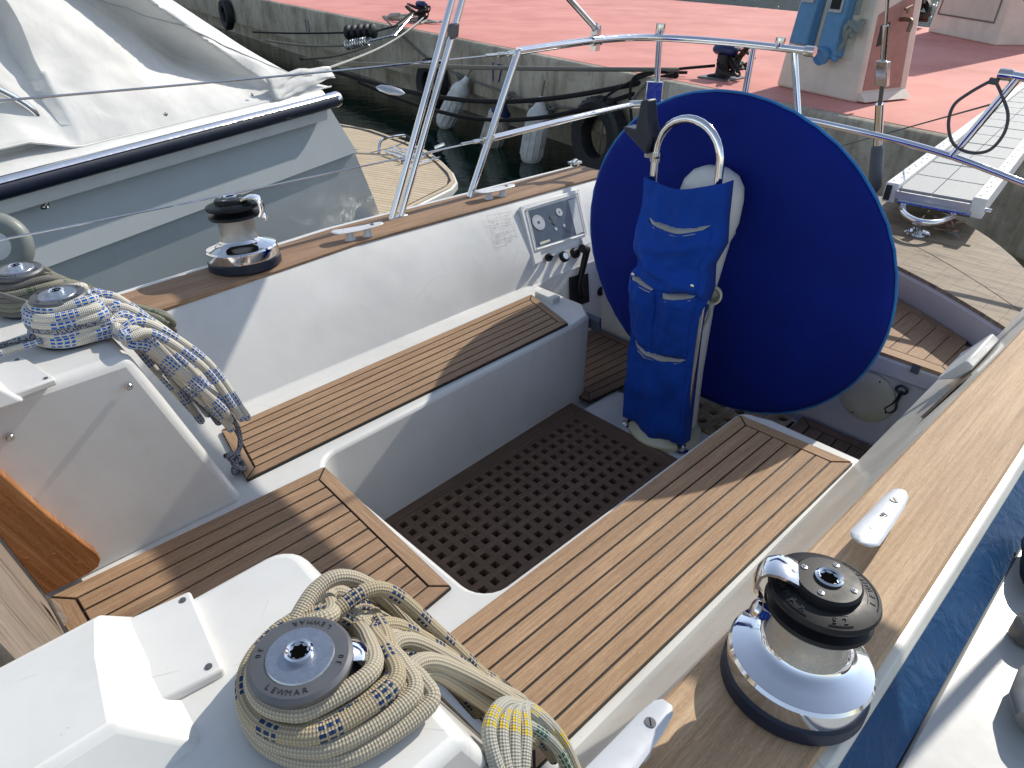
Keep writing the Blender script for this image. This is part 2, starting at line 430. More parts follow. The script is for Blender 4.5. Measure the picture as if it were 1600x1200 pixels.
def holes(mb, x0, x1, y0, y1, nx, ny, z, depth, hole, rnd_=False, mat=0, dark=1, seg=1, x_along=True):
    # slab of cells, each with a square or round opening and inner walls
    dx, dy = (x1-x0)/nx, (y1-y0)/ny
    rr = random.Random(3)
    for i in range(nx):
        for j in range(ny):
            cx, cy = x0+dx*(i+.5), y0+dy*(j+.5)
            k = 16 if rnd_ else 4
            if rnd_:
                inner = [(cx+hole*math.cos(2*math.pi*q/k), cy+hole*math.sin(2*math.pi*q/k)) for q in range(k)]
                outer = []
                for q in range(k):
                    a = 2*math.pi*q/k; c, s_ = math.cos(a), math.sin(a); m_ = max(abs(c), abs(s_)); outer.append((cx+dx/2*c/m_, cy+dy/2*s_/m_))
            else:
                inner = [(cx+sx*hole, cy+sy*hole) for sx, sy in ((-1, -1), (1, -1), (1, 1), (-1, 1))]
                outer = [(cx+sx*dx/2, cy+sy*dy/2) for sx, sy in ((-1, -1), (1, -1), (1, 1), (-1, 1))]
            V = [(p[0], p[1], z) for p in outer]+[(p[0], p[1], z) for p in inner]+[(p[0], p[1], z-depth) for p in inner]
            fs = []; uv = []
            for q in range(k):
                r = (q+1) % k
                f = (q, r, k+r, k+q); fs.append(f)
                ver = (q % 2 == 1) if not rnd_ else False
                uv.append([((V[t][1]+.37*i, V[t][0]) if ver else (V[t][0]+.41*j, V[t][1])) for t in f])
                f = (k+q, k+r, 2*k+r, 2*k+q); fs.append(f); uv.append([(V[t][0]+V[t][1], V[t][2]) for t in f])
            mb.add(V, fs, mat, uv, smooth=False)
    mb.add([(x0, y0, z-depth), (x1, y0, z-depth), (x1, y1, z-depth), (x0, y1, z-depth)], [(0, 1, 2, 3)], dark)  # dark sheet under the openings, their shade is put into its colour
def lerpt(tab, x):
    if x <= tab[0][0]: return tab[0][1]
    for (a, b), (c, d) in zip(tab, tab[1:]):
        if x <= c: return b+(d-b)*(x-a)/(c-a)
    return tab[-1][1]
# ================================================================== THE YACHT
WATER = -1.75
yacht = thing('sailing_yacht', (1.2, 1.14, WATER-.1), 'white sailing yacht seen over its cockpit, with teak seats, grating and coamings', 'sailing yacht')
ZS = -.36
GT = -.009
# seat boxes and bridge deck: one U around the well
def fil(cx, cy, r, a0, a1, n=6): return [(cx+r*math.cos(R_(a0+(a1-a0)*i/n)), cy+r*math.sin(R_(a0+(a1-a0)*i/n))) for i in range(n+1)]
U = [(-.6, .33), (1.80, .33), (1.80, .70)] + fil(1.74, .745, .045, 0, 90, 4) + fil(.775, .86, .07, -90, -180) + fil(.775, 1.405, .07, 180, 92) + [(1.85, 1.520), (1.94, 1.535), (2.0, 1.62), (2.0, 2.05), (-.6, 2.05)]
mb = MB(); mb.prism(U, ZS-.05, GT)
mb.build('seat_moulding', GEL, yacht, bevel=.013, seg=3)
# sole
mb = MB(); mb.box(.5, 3.0, .3, 2.0, ZS-.12, ZS-.04); mb.box(1.85, 2.07, .8, 1.47, ZS-.1, ZS-.012)
mb.build('cockpit_sole', SOLE, yacht, bevel=.006)
# far and near coamings
XS = [-.8, -.2, .3, .55, .92, 1.31, 1.6, 1.9, 2.3, 2.65, 2.95, 3.2]
FI = [(-.8, 1.94), (.3, 2.005), (.55, 2.026), (.92, 2.057), (1.31, 2.095), (1.9, 2.075), (2.65, 2.05), (3.2, 1.93)]
def zt(x): return .288 if x < 2.66 else .288-.14*min(1, (x-2.66)/.3)
def far_ring(x):
    yi = lerpt(FI, x); yl = lerpt([(.5, 1.817), (1.2, 1.83), (1.9, 1.842), (2.1, 1.885), (3.2, 1.86)], x); zb = ZS-.06
    yk = lerpt([(.5, 1.935), (1.2, 1.925), (1.8, 1.91), (3.2, 1.90)], x); z_ = zt(x)
    return [(x, yl-.01, zb-.02), (x, yl-.01, zb), (x, yl, -.010), (x, yl+(.040 if x < 1.95 else .006), -.002), (x, yk, .11), (x, yi-.012, z_-.012), (x, yi, z_), (x, yi+.185, z_), (x, yi+.235, z_-.004), (x, yi+.245, z_-.03), (x, yi+.25, -.5), (x, yi+.1, WATER-.1), (x, yl+.1, WATER-.1), (x, yl+.1, zb-.02)]
mb = MB(); mb.loft([far_ring(x) for x in sorted(XS+[2.0, 2.1])])
mb.build('far_coaming', GEL, yacht, bevel=.004, ang=30)
NI = [(-.8, .30), (.6, .280), (1.16, .269), (2.25, .250), (3.2, .34)]
NO = [(-.8, .10), (.8, .093), (1.65, .100), (2.3, .11), (3.2, .2)]
def near_ring(x):
    yi = lerpt(NI, x); yo = lerpt(NO, x); zb = -.012 if x < 1.79 else ZS-.06; z_ = zt(x)
    yl = .435; yk = .352
    return [(x, yl-.01, ZS-.08), (x, yl-.01, ZS-.06), (x, yl, -.012), (x, yk+.03, .06), (x, yk, .11), (x, yi+.012, z_-.012), (x, yi, z_), (x, yo-.003, z_), (x, yo-.014, z_-.002), (x, yo-.022, z_-.015), (x, yo-.022, -.5), (x, yo+.1, WATER-.1), (x, yl-.1, WATER-.1), (x, yl-.1, zb-.02)]
mb = MB(); mb.loft([near_ring(x) for x in [-.8, -.2, .3, .6, 1.16, 1.5, 1.78, 2.25, 2.65, 2.95, 3.2]])
mb.build('near_coaming', GEL2, yacht, bevel=.004, ang=30)
# teak cap rails
def cap(xs, fin, fout, name, mat):
    mb = MB(); rows = []
    for x in xs:
        yi, yo = fin(x), fout(x); z0 = zt(x)
        s_ = 1 if yo > yi else -1
        rows.append([(x, yi-s_*.004, z0-.002), (x, yi-s_*.006, z0+.007), (x, yi, z0+.013), (x, yo-s_*.004, z0+.013), (x, yo, z0+.009), (x, yo, z0-.002)])
    n = 6; V = [p for r in rows for p in r]; fs = []; uv = []
    for k in range(len(rows)-1):
        for i in range(n-1):
            f = (k*n+i, k*n+i+1, (k+1)*n+i+1, (k+1)*n+i); fs.append(f); uv.append([(V[q][0], V[q][1]+V[q][2]*.7) for q in f])
    for e in (0, len(rows)-1): f = [e*n+i for i in range(n)]; fs.append(f); uv.append([(V[q][1], V[q][2]) for q in f])
    mb.add(V, fs, 0, uv); return mb.build(name, mat, yacht, ang=30)
import itertools
cap([-.8+.15*i for i in range(24)], lambda x: lerpt(FI, x), lambda x: lerpt(FI, x)+.175, 'teak_cap_rail', TEAKF)
cap([-.8+.15*i for i in range(21)]+[2.27], lambda x: lerpt(NI, x), lambda x: lerpt(NO, x), 'teak_cap_rail', TEAKC)
# blue strip outside the near coaming
mb = MB(); G = []
for i in range(120):
    x = .3+i*.02; yo = lerpt(NO, x)-.021; row = []
    for j in range(9):
        t = j/8; y_ = yo+(.019-yo)*t; zz = .262-.055*t
        zz += .0016*noise.noise(Vector((x*22+j*.55, j*1.1, 0)))*math.sin(math.pi*min(1, t*1.2+.1))
        row.append((x, y_, zz))
    G.append(row)
mb.grid(G); mb.build('blue_strip', fabric('rippled_blue', (.006, .055, .15), 26, .28, .05, rough=.35), yacht, label='rippled blue strip along the outside of the near coaming')
# side deck
mb = MB()
mb.prism([(-.6, -1.2), (3.2, -1.2), (3.2, .018), (1.7, .024), (.85, .018), (-.6, .01)], .10, .203)
mb.build('side_deck', gelcoat('side_deck_gelcoat', (.46, .46, .44), .25), yacht, bevel=.006)
mb = MB(); mb.box(-.6, 3.2, -1.2, .05, WATER-.1, .1); mb.box(-.6, 3.2, .05, 2.2, WATER-.1, ZS-.125)
mb.build('hull', plain('hull_white', (.6, .6, .6), .3), yacht)
# teak panels
def panel(name, c, n, bw, z, mats=(TEAK, CAULK), seed=0, **k):
    return planks(c, n, bw, z, seed=seed, **k).build(name, mats, yacht, ang=25)
panel('bridge_deck_teak', [(.037, 1.438), (.705, 1.420), (.677, .862), (.037, .80)], 12, .042, .003, seed=1, endw=.04)
panel('seat_teak', [(.526, 1.513), (1.817, 1.535), (1.899, 1.806), (.579, 1.773)], 6, .034, .003, seed=2, endw=.034)
panel('seat_teak', [(.512, .772), (1.735, .775), (1.752, .436), (.512, .452)], 6, .042, .003, seed=3, mats=(TEAKN, CAULK), endw=.04)
panel('footwell_teak', [(1.90, 1.475), (2.42, 1.42), (2.42, 1.88), (1.90, 1.87)], 8, .045, ZS+.004, seed=4, mats=(TEAKD, CAULK))
panel('footwell_teak', [(1.78, .80), (2.425, .83), (2.425, .40), (1.78, .40)], 6, .05, ZS+.004, seed=5, mats=(TEAKD, CAULK))
# grating in the well
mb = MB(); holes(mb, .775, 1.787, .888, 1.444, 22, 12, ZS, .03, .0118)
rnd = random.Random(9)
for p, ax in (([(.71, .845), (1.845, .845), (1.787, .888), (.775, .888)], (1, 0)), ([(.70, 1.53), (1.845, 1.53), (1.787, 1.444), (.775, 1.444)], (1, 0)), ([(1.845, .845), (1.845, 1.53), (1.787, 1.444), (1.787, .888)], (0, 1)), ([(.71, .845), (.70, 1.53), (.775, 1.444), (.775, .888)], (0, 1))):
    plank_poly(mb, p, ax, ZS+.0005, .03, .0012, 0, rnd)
mb.build('floor_grating', [wood('grating_teak', srgb(84, 66, 55), srgb(114, 92, 76), srgb(142, 118, 98)), plain('grating_hole_shade', (.006, .005, .005), .8)], yacht, ang=25)  # second material paints the shade below the grating holes near-black
# mat with round holes
mb = MB(); holes(mb, 2.075, 2.39, .84, 1.40, 4, 8, ZS+.004, .02, .019, True); mb.box(2.073, 2.075, .838, 1.402, ZS-.016, ZS+.004)
mb.build('perforated_floor_board', [TEAKW, plain('hole_dark', (.004, .004, .004), .8)], yacht, ang=30)
# helm bulkhead, seat and stern
def bxx(y): return 3.06-.55*abs(y-1.14)**1.6          # seat back curve
def axx(y): return 3.78-1.15*abs(y-1.14)**2.1          # stern edge curve
def sxx(y): return bxx(y)-.07+.33-.18*abs(y-1.14)
mb = MB(); ys = [.33+i*.09 for i in range(19)]
mb.prism([(2.43, ys[0]), (2.43, ys[-1])]+[(bxx(y)+.05, y) for y in ys[::-1]], -.075, GT)
mb.prism([(2.445, ys[0]), (2.445, ys[-1])]+[(bxx(y)+.05, y) for y in ys[::-1]], ZS-.1, -.079)
mb.build('helm_seat_moulding', SOLE, yacht, bevel=.008)
mb = MB(); rows = []
for y in ys:
    b = bxx(y); rows.append([(b+.012, y, GT-.02), (b, y, GT), (b-.055, y, .115), (b-.05, y, .128), (axx(y), y, .122), (axx(y)+.03, y, .09), (axx(y)-.05, y, WATER-.1), (b+.05, y, WATER-.1)])
mb.loft(rows); mb.build('stern_moulding', GEL, yacht, ang=30)
mb = MB(); rnd = random.Random(4)
yy = [.45+.0585*i for i in range(25)]
for a, b in zip(yy, yy[1:]): plank_poly(mb, [(2.485, a), (bxx(a)-.055, a), (bxx(b)-.055, b), (2.485, b)], (1, 0), .004, .012, .003, 0, rnd)
plank_poly(mb, [(2.436, .40), (2.485, .45), (2.485, yy[-1]), (2.436, yy[-1]+.05)], (0, 1), .004, .012, .003, 0, rnd)
for a, b in zip(yy, yy[1:]): 
    plank_poly(mb, [(bxx(a)-.055, a), (bxx(a)-.008, a), (bxx(b)-.008, b), (bxx(b)-.055, b)], (0, 1), .004, .012, .0004, 0, random.Random(1))
plank_poly(mb, [(2.436, .40), (2.485, .45), (bxx(.45)-.055, .45), (bxx(.40)-.01, .40)], (1, 0), .004, .012, .003, 0, rnd)
mb.prism([(2.438, .402), (2.438, yy[-1])]+[(bxx(y)-.01, y) for y in yy[::-1]]+[(bxx(.402)-.012, .402)], -.0085, 0, 1)
mb.build('helm_seat_teak', [TEAKN, CAULK], yacht, ang=25)
mb = MB(); ys2 = [.30+i*.07 for i in range(25)]
for f0, f1, sd_ in ((lambda y: bxx(y)-.06, lambda y: sxx(y)-.002, 11), (lambda y: sxx(y)+.002, lambda y: axx(y), 12)):
    for a, b in zip(ys2, ys2[1:]):
        plank_poly(mb, [(f0(a), a), (f1(a), a), (f1(b), b), (f0(b), b)], (0, 1), .145, .014, 0, 0, random.Random(sd_))
mb.build('stern_deck_teak', [TEAKW, CAULK], yacht, ang=25)
# companionway cheek, washboard
mb = MB(); pr = [(.0, .52), (.025, .43), (.055, .33), (.095, .20), (.135, .09), (.150, .055), (.152, .035), (.142, .018), (.12, .012), (.034, .012), (-.035, .52)]
V0 = [(p[0], 1.492, p[1]) for p in pr]; V1 = [(p[0], 1.436, p[1]) for p in pr]; n = len(pr)
fs = [list(range(n)), [n+i for i in range(n)]]+[(i, (i+1) % n, n+(i+1) % n, n+i) for i in range(n)]; V = V0+V1
mb.add(V, fs, 0, [[(V[q][2]*.95-V[q][0]*.32+(V[q][1]-1.45)*.3, V[q][0]+V[q][2]*.32) for q in f] for f in fs], smooth=False)
ck = mb.build('companionway_cheek', TEAKV, yacht, bevel=.003)
for x_, z_ in ((.03, .27), (.075, .10), (.11, .05), (.03, .12)):
    mb = MB(); mb.lathe([(.006, 0), (.006, .0012)], 14, 0, frame((x_, 1.4360, z_), (0, -1, 0))); mb.build('wood_plug', TEAKV, ck)
mb = MB()
for k in range(3):
    y0, y1 = 1.434-.212*k, 1.434-.212*(k+1)+.003
    a = [(.034, y0, -.02), (.034, y1, -.02), (-.05, y1, .58), (-.05, y0, .58)]; b = [(p[0]-.025, p[1], p[2]) for p in a]; V = a+b
    fs = [(0, 1, 2, 3), (4, 5, 6, 7), (0, 1, 5, 4), (1, 2, 6, 5), (2, 3, 7, 6), (3, 0, 4, 7)]
    mb.add(V, fs, 0, [[(V[q][2]+k*3, V[q][1]+V[q][0]) for q in f] for f in fs], smooth=False)
mb.hull([(.036, 1.36, .04), (.036, 1.30, .03), (.030, 1.335, .10)], [(.046, 1.352, .045), (.046, 1.31, .035), (.036, 1.33, .09)])
mb.build('washboard', GREYW, yacht)
# coachroof ends either side of the companionway
mb = MB()
mb.hull([(-.8, 1.455, -.02), (.495, 1.458, -.02), (.50, 2.02, -.02), (-.8, 2.02, -.02)], [(-.8, 1.475, .455), (.345, 1.49, .455), (.36, 2.0, .455), (-.8, 2.0, .455)])
far_roof = mb.build('coachroof', GEL, yacht, bevel=.022, seg=4)
mb = MB()
tp = [(-.8, .768)]+fil(.265, .725, .04, 90, 0, 5)+[(.292, .36), (-.8, .36)]
bt = [(-.8, .79)]+fil(.455, .745, .045, 90, 0, 5)+[(.50, .30), (-.8, .30)]
mb.hull([(p[0], p[1], -.02) for p in bt][::-1], [(p[0], p[1], .455) for p in tp][::-1])
near_roof = mb.build('coachroof', GEL, yacht, bevel=.014, seg=4)
def rail_mould(mir, dx, par):
    Y = (lambda y: 2.235-y) if mir else (lambda y: y)
    mb = MB()
    a = [(-.7, .785, .45), (.100, .785, .45), (.088, .55, .45), (-.7, .55, .45)]
    b = [(-.7, .765, .505), (.060, .765, .505), (.035, .685, .517), (.02, .60, .505), (-.7, .60, .505)]
    A_ = [(-.7, .785, .45), (.100, .785, .45), (.094, .69, .45), (.088, .55, .45), (-.7, .55, .45)]
    mb.hull([(p[0]+dx, Y(p[1]), p[2]) for p in A_], [(p[0]+dx, Y(p[1]), p[2]) for p in b])
    o = mb.build('hatch_moulding', GEL, yacht, bevel=.008, seg=3)
    mb = MB(); mb.prism([(p[0]+dx, Y(p[1])) for p in ((.06, .775), (.160, .763), (.138, .618), (.05, .628))], .452, .468)
    q = mb.build('cover_plate', GEL, yacht, bevel=.004)
    for x_, y_ in ((.146, .752), (.126, .632)):
        mb = MB(); mb.lathe([(.0042, .468), (.0042, .4695), (.002, .4697)], 12, 0, T(x_+dx, Y(y_), 0)); mb.build('screw', GREYM, q)
rail_mould(False, 0, near_roof); rail_mould(True, .04, far_roof)
for u, v in ((200, 603), (15, 683)):
    mb = MB(); p = aty(u, v, 1.478 if u > 100 else 1.475); p = Vector((p.x, 1.455+.022*(p.z+.02)/.475+.0, p.z))
    mb.lathe([(.0075, -.004), (.0075, .004), (.006, .006), (.003, .006), (.003, .003)], 16, 0, frame(p, (0, -1, .04)))
    mb.build('bolt', STEEL, far_roof)
# strip of bare lining at the corner of the well
# ---- engine panel, throttle, sockets set into the far coaming (parts of the yacht)
PN = Vector((0, -.79, .61)).normalized(); P0 = Vector((2.1, 1.915, .105))
def onp(u, v, off=0, n=PN, p0=P0):
    d = ray(u, v); return CAM + d*((p0-CAM).dot(n)/d.dot(n)) + n*off
def pquad(px, a, b, n=PN, p0=P0): return [onp(u, v, a, n, p0) for u, v in px], [onp(u, v, b, n, p0) for u, v in px]
mb = MB()
OUT = [(810, 325), (902, 297), (921, 381), (909, 387), (905, 374), (842, 396), (845, 410), (833, 416)]
INN = [(823, 330), (897, 307), (910, 368), (836, 391)]
A_, B_ = pquad(OUT, -.004, .014); mb.hull(A_, B_)
A_, B_ = pquad(INN, .0135, .018); 
ep = mb.build('engine_panel', WPLAST, yacht, bevel=.003)
mb = MB(); A_, B_ = pquad([(822, 332), (896, 310), (909, 366), (835, 389)], .0142, .0152); mb.hull(A_, B_)
face = mb.build('gauge_face', plain('gauge_blue_grey', (.045, .065, .095), .2, 0, .15, 8, coat=.6), ep)
mb = MB(); A_, B_ = pquad([(884, 316), (896, 311), (908, 364), (897, 369)], .0156, .0165); mb.hull(A_, B_); mb.build('side_panel', GREYL, ep)
def disc_at(u, v, r, off, th, mat, name, par, n=PN, p0=P0, dome=0):
    mb = MB(); c = onp(u, v, off, n, p0); mb.lathe([(r, 0), (r, th), (r*.85, th+dome)], 28, 0, frame(c, n)); return mb.build(name, mat, par)
DIAL = plain('dial_white', (.40, .43, .46), .3, coat=.5)
DK = plain('dial_dark', (.03, .04, .05), .3, coat=.5)
for u, v, r in ((838, 350, .019), (870, 334, .0105), (878, 355, .0045), (858, 342, .0055), (862, 350, .0055), (865, 360, .0045)):
    r *= 1.75
    disc_at(u, v, r*1.12, .0154, .0012, DK, 'gauge_ring', ep); g_ = disc_at(u, v, r, .0156, .0018, DIAL if r > .017 or r < .009 else DK, 'gauge', ep)
    mb = MB(); c = onp(u, v, .0176); fr = frame(c, PN)
    if r > .017:
        for k in range(11):
            a = R_(-220+k*26); mb.add([(r*q*math.cos(a+e), r*q*math.sin(a+e), 0) for q, e in ((.74, -.03), (.92, -.02), (.92, .02), (.74, .03))], [(0, 1, 2, 3)], M=fr)
        mb.lathe([(r*.2, 0), (r*.2, .001)], 12, 0, fr); mb.build('dial_marks', DK, g_)
mb = MB(); A_, B_ = pquad([(840, 381), (855, 376), (856, 379), (841, 385)], .0154, .0165); mb.hull(A_, B_); mb.build('warning_strip', CREAM, ep)
mb = MB()   # clear hinged cover frame
rim = [(819, 329), (898, 305), (912, 368), (834, 393)]
P_ = [onp(u, v, .019) for u, v in rim]; mb.tube([P_[0].lerp(P_[1], t/4) for t in range(5)]+[P_[1].lerp(P_[2], t/4) for t in range(1, 5)]+[P_[2].lerp(P_[3], t/4) for t in range(1, 5)]+[P_[3].lerp(P_[0], t/4) for t in range(1, 4)], .0028, 8, closed=True)
mb.build('cover_frame', WPLAST, ep)
for u, v in ((814, 327), (900, 299), (850, 391), (902, 375)): disc_at(u, v, .0022, .0145, .001, GREYM, 'screw', ep)
for u, v, nm in ((856, 403, 'key_switch'), (880, 402, 'push_button'), (897, 396, 'push_button')):
    mb = MB(); c = onp(u, v, .0); fr = frame(c, PN)
    r = .017 if nm == 'key_switch' else .0235
    mb.lathe([(r, 0), (r, .012), (r*.8, .016)], 24, 0, fr)
    k = mb.build(nm, BLACKP, yacht)
    mb = MB(); mb.lathe([(r*.62, .0155), (r*.62, .0185)], 20, 0, fr); mb.build('button_cap', STEEL if nm != 'key_switch' else BLACKP, k)
    if nm == 'key_switch':
        mb = MB(); mb.box(-.002, .002, -.012, .012, .0, .028, M=fr); mb.build('key', BLACKP, k)
# throttle on the near vertical wall
WN = Vector((0, -1, .05)).normalized(); W0 = Vector((2.3, 1.874, -.15))
mb = MB(); A_, B_ = pquad([(889, 433), (917, 425), (919, 471), (890, 481)], -.002, .01, WN, W0); mb.hull(A_, B_)
thr = mb.build('throttle_plate', BLACKP, yacht, bevel=.003)
mb = MB(); a = onp(903, 440, .012, WN, W0); b = onp(909, 388, .03, WN, W0); c = onp(898, 385, .04, WN, W0); d_ = onp(906, 462, .01, WN, W0)
mb.tube(spline([d_, a, b], 5), [.016]*5+[.014]*3+[.015]*3, 10); mb.tube([b, c], .018, 12); mb.build('throttle_lever', BLACKP, thr)
mb = MB(); mb.lathe([(.0025, 0), (.0025, .002)], 10, 0, frame(onp(911, 452, .011, WN, W0), WN)); mb.build('indicator', plain('red_dot', (.4, .02, .03), .4), thr)
mb = MB(); mb.lathe([(.022, 0), (.022, .004), (.017, .007), (.016, .002)], 28, 0, frame(onp(938, 455, 0, WN, W0), WN)); mb.build('shower_socket', BLACKP, yacht)
# folding flap at the aft end of the far seat, bracket
mb = MB(); mb.hull([(1.935, 1.70, -.02), (1.965, 1.505, -.035), (1.975, 1.505, -.09), (1.95, 1.70, -.06)], [(1.955, 1.70, -.01), (1.990, 1.515, -.03), (1.995, 1.515, -.085), (1.97, 1.70, -.05)]); mb.build('seat_end_flap', GREYP, yacht, bevel=.003)
mb = MB(); mb.box(1.91, 1.955, 1.70, 1.80, -.02, .012); mb.build('hinge_bracket', WPLAST, yacht, bevel=.004)
# faded instruction decals
mb = MB(); Q0 = Vector((1.8, 1.908, .11)); QN = PN
def dline(a, b, w_=.0007): 
    a = onp(*a, .0012, PN, P0); b = onp(*b, .0012, PN, P0); s_ = PN.cross((b-a).normalized())*w_
    mb.add([a-s_, b-s_, b+s_, a+s_], [(0, 1, 2, 3)], smooth=False)
def dgrid(c, nx, ny):
    (x0, y0), (x1, y1), (x2, y2), (x3, y3) = c
    L = lambda p, q, t: (p[0]+(q[0]-p[0])*t, p[1]+(q[1]-p[1])*t)
    for i in range(nx+1): dline(L(c[0], c[1], i/nx), L(c[3], c[2], i/nx), .0005)
    for j in range(ny+1): dline(L(c[0], c[3], j/ny), L(c[1], c[2], j/ny), .0005)
    rr = random.Random(5)
    for i in range(nx):
        for j in range(ny):
            for k in range(3):
                s0, s1 = sorted((rr.random(), rr.random())); tt = (j+(k+.8)/4.2)/ny
                a = L(L(c[0], c[1], (i+.12+.7*s0)/nx), L(c[3], c[2], (i+.12+.7*s0)/nx), tt); b = L(L(c[0], c[1], (i+.12+.7*s1)/nx), L(c[3], c[2], (i+.12+.7*s1)/nx), tt)
                dline(a, b, .0006)
dgrid([(761, 337), (799, 331), (809, 378), (773, 388)], 2, 5)
dgrid([(776, 391), (811, 381), (814, 394), (777, 405)], 4, 1)
dgrid([(778, 409), (815, 397), (816, 406), (779, 422)], 5, 1)
mb.build('instruction_decal', plain('faded_ink', (.30, .27, .24), .8), yacht)
# helm bulkhead: inspection hatch, shackle, latch
BX = 2.4435
def onx(u, v, x): return atx(u, v, x)
mb = MB(); c = onx(1355, 619, BX); mb.lathe([(.098, 0), (.098, .006), (.092, .011), (.05, .013)], 48, 0, frame(c, (-1, 0, 0))); hh = mb.build('inspection_hatch', CREAM, yacht, ang=50)
for a in (25, 115, 205, 295):
    mb = MB(); mb.lathe([(.0035, .01), (.0035, .0125)], 10, 0, frame(c, (-1, 0, 0)) @ T(.083*math.cos(R_(a)), .083*math.sin(R_(a)), 0)); mb.build('screw', BLACKP, hh)
mb = MB(); p = onx(1407, 605, BX-.012); q = onx(1398, 632, BX-.012)
mb.tube(spline([onx(1400, 607, BX-.015), onx(1408, 603, BX-.02), onx(1417, 609, BX-.02), onx(1414, 615, BX-.018), onx(1405, 614, BX-.015)], 6, True), .005, 8, closed=True)
mb.tube([onx(1409, 612, BX-.012), onx(1400, 628, BX-.012)], .0065, 8)
mb.tube(spline([onx(1400, 626, BX-.01), onx(1399, 640, BX-.01), onx(1388, 645, BX-.01), onx(1383, 638, BX-.01), onx(1393, 632, BX-.01)], 6, True), .0035, 8, closed=True)
mb.build('shackle', plain('dark_steel', (.06, .07, .07), .35, .8), yacht)
mb = MB(); mb.hull([onx(1427, 567, 2.429), onx(1439, 573, 2.429), onx(1434, 586, 2.429), onx(1421, 581, 2.429)], [onx(1427, 567, 2.422), onx(1439, 573, 2.422), onx(1434, 586, 2.422), onx(1421, 581, 2.422)]); mb.build('latch', GREYP, yacht)
# white bin and slot inside the near coaming by the helm
mb = MB()
a = [atz(1479, 586, .12), atz(1497, 571, .16), atz(1540, 525, .2), atz(1560, 520, .22), atz(1566, 533, .22), atz(1550, 548, .2), atz(1497, 590, .14)]
a = [Vector((2.13, .34, .15)), Vector((2.13, .31, .20)), Vector((2.34, .305, .215)), Vector((2.34, .345, .16))]
b = [Vector((2.13, .39, .125)), Vector((2.13, .335, .215)), Vector((2.34, .33, .23)), Vector((2.34, .39, .135))]
mb.hull(a, b); mb.build('storage_bin', WPLAST, yacht, bevel=.006)
mb = MB(); mb.hull([(1.86, .336, .145), (2.09, .334, .10), (2.09, .30, .20), (2.0, .31, .20)], [(1.86, .342, .148), (2.09, .340, .103), (2.09, .306, .203), (2.0, .316, .203)]); mb.build('open_slot', plain('perforated_liner', (.10, .08, .06), .8, 0, .9, 220), yacht)
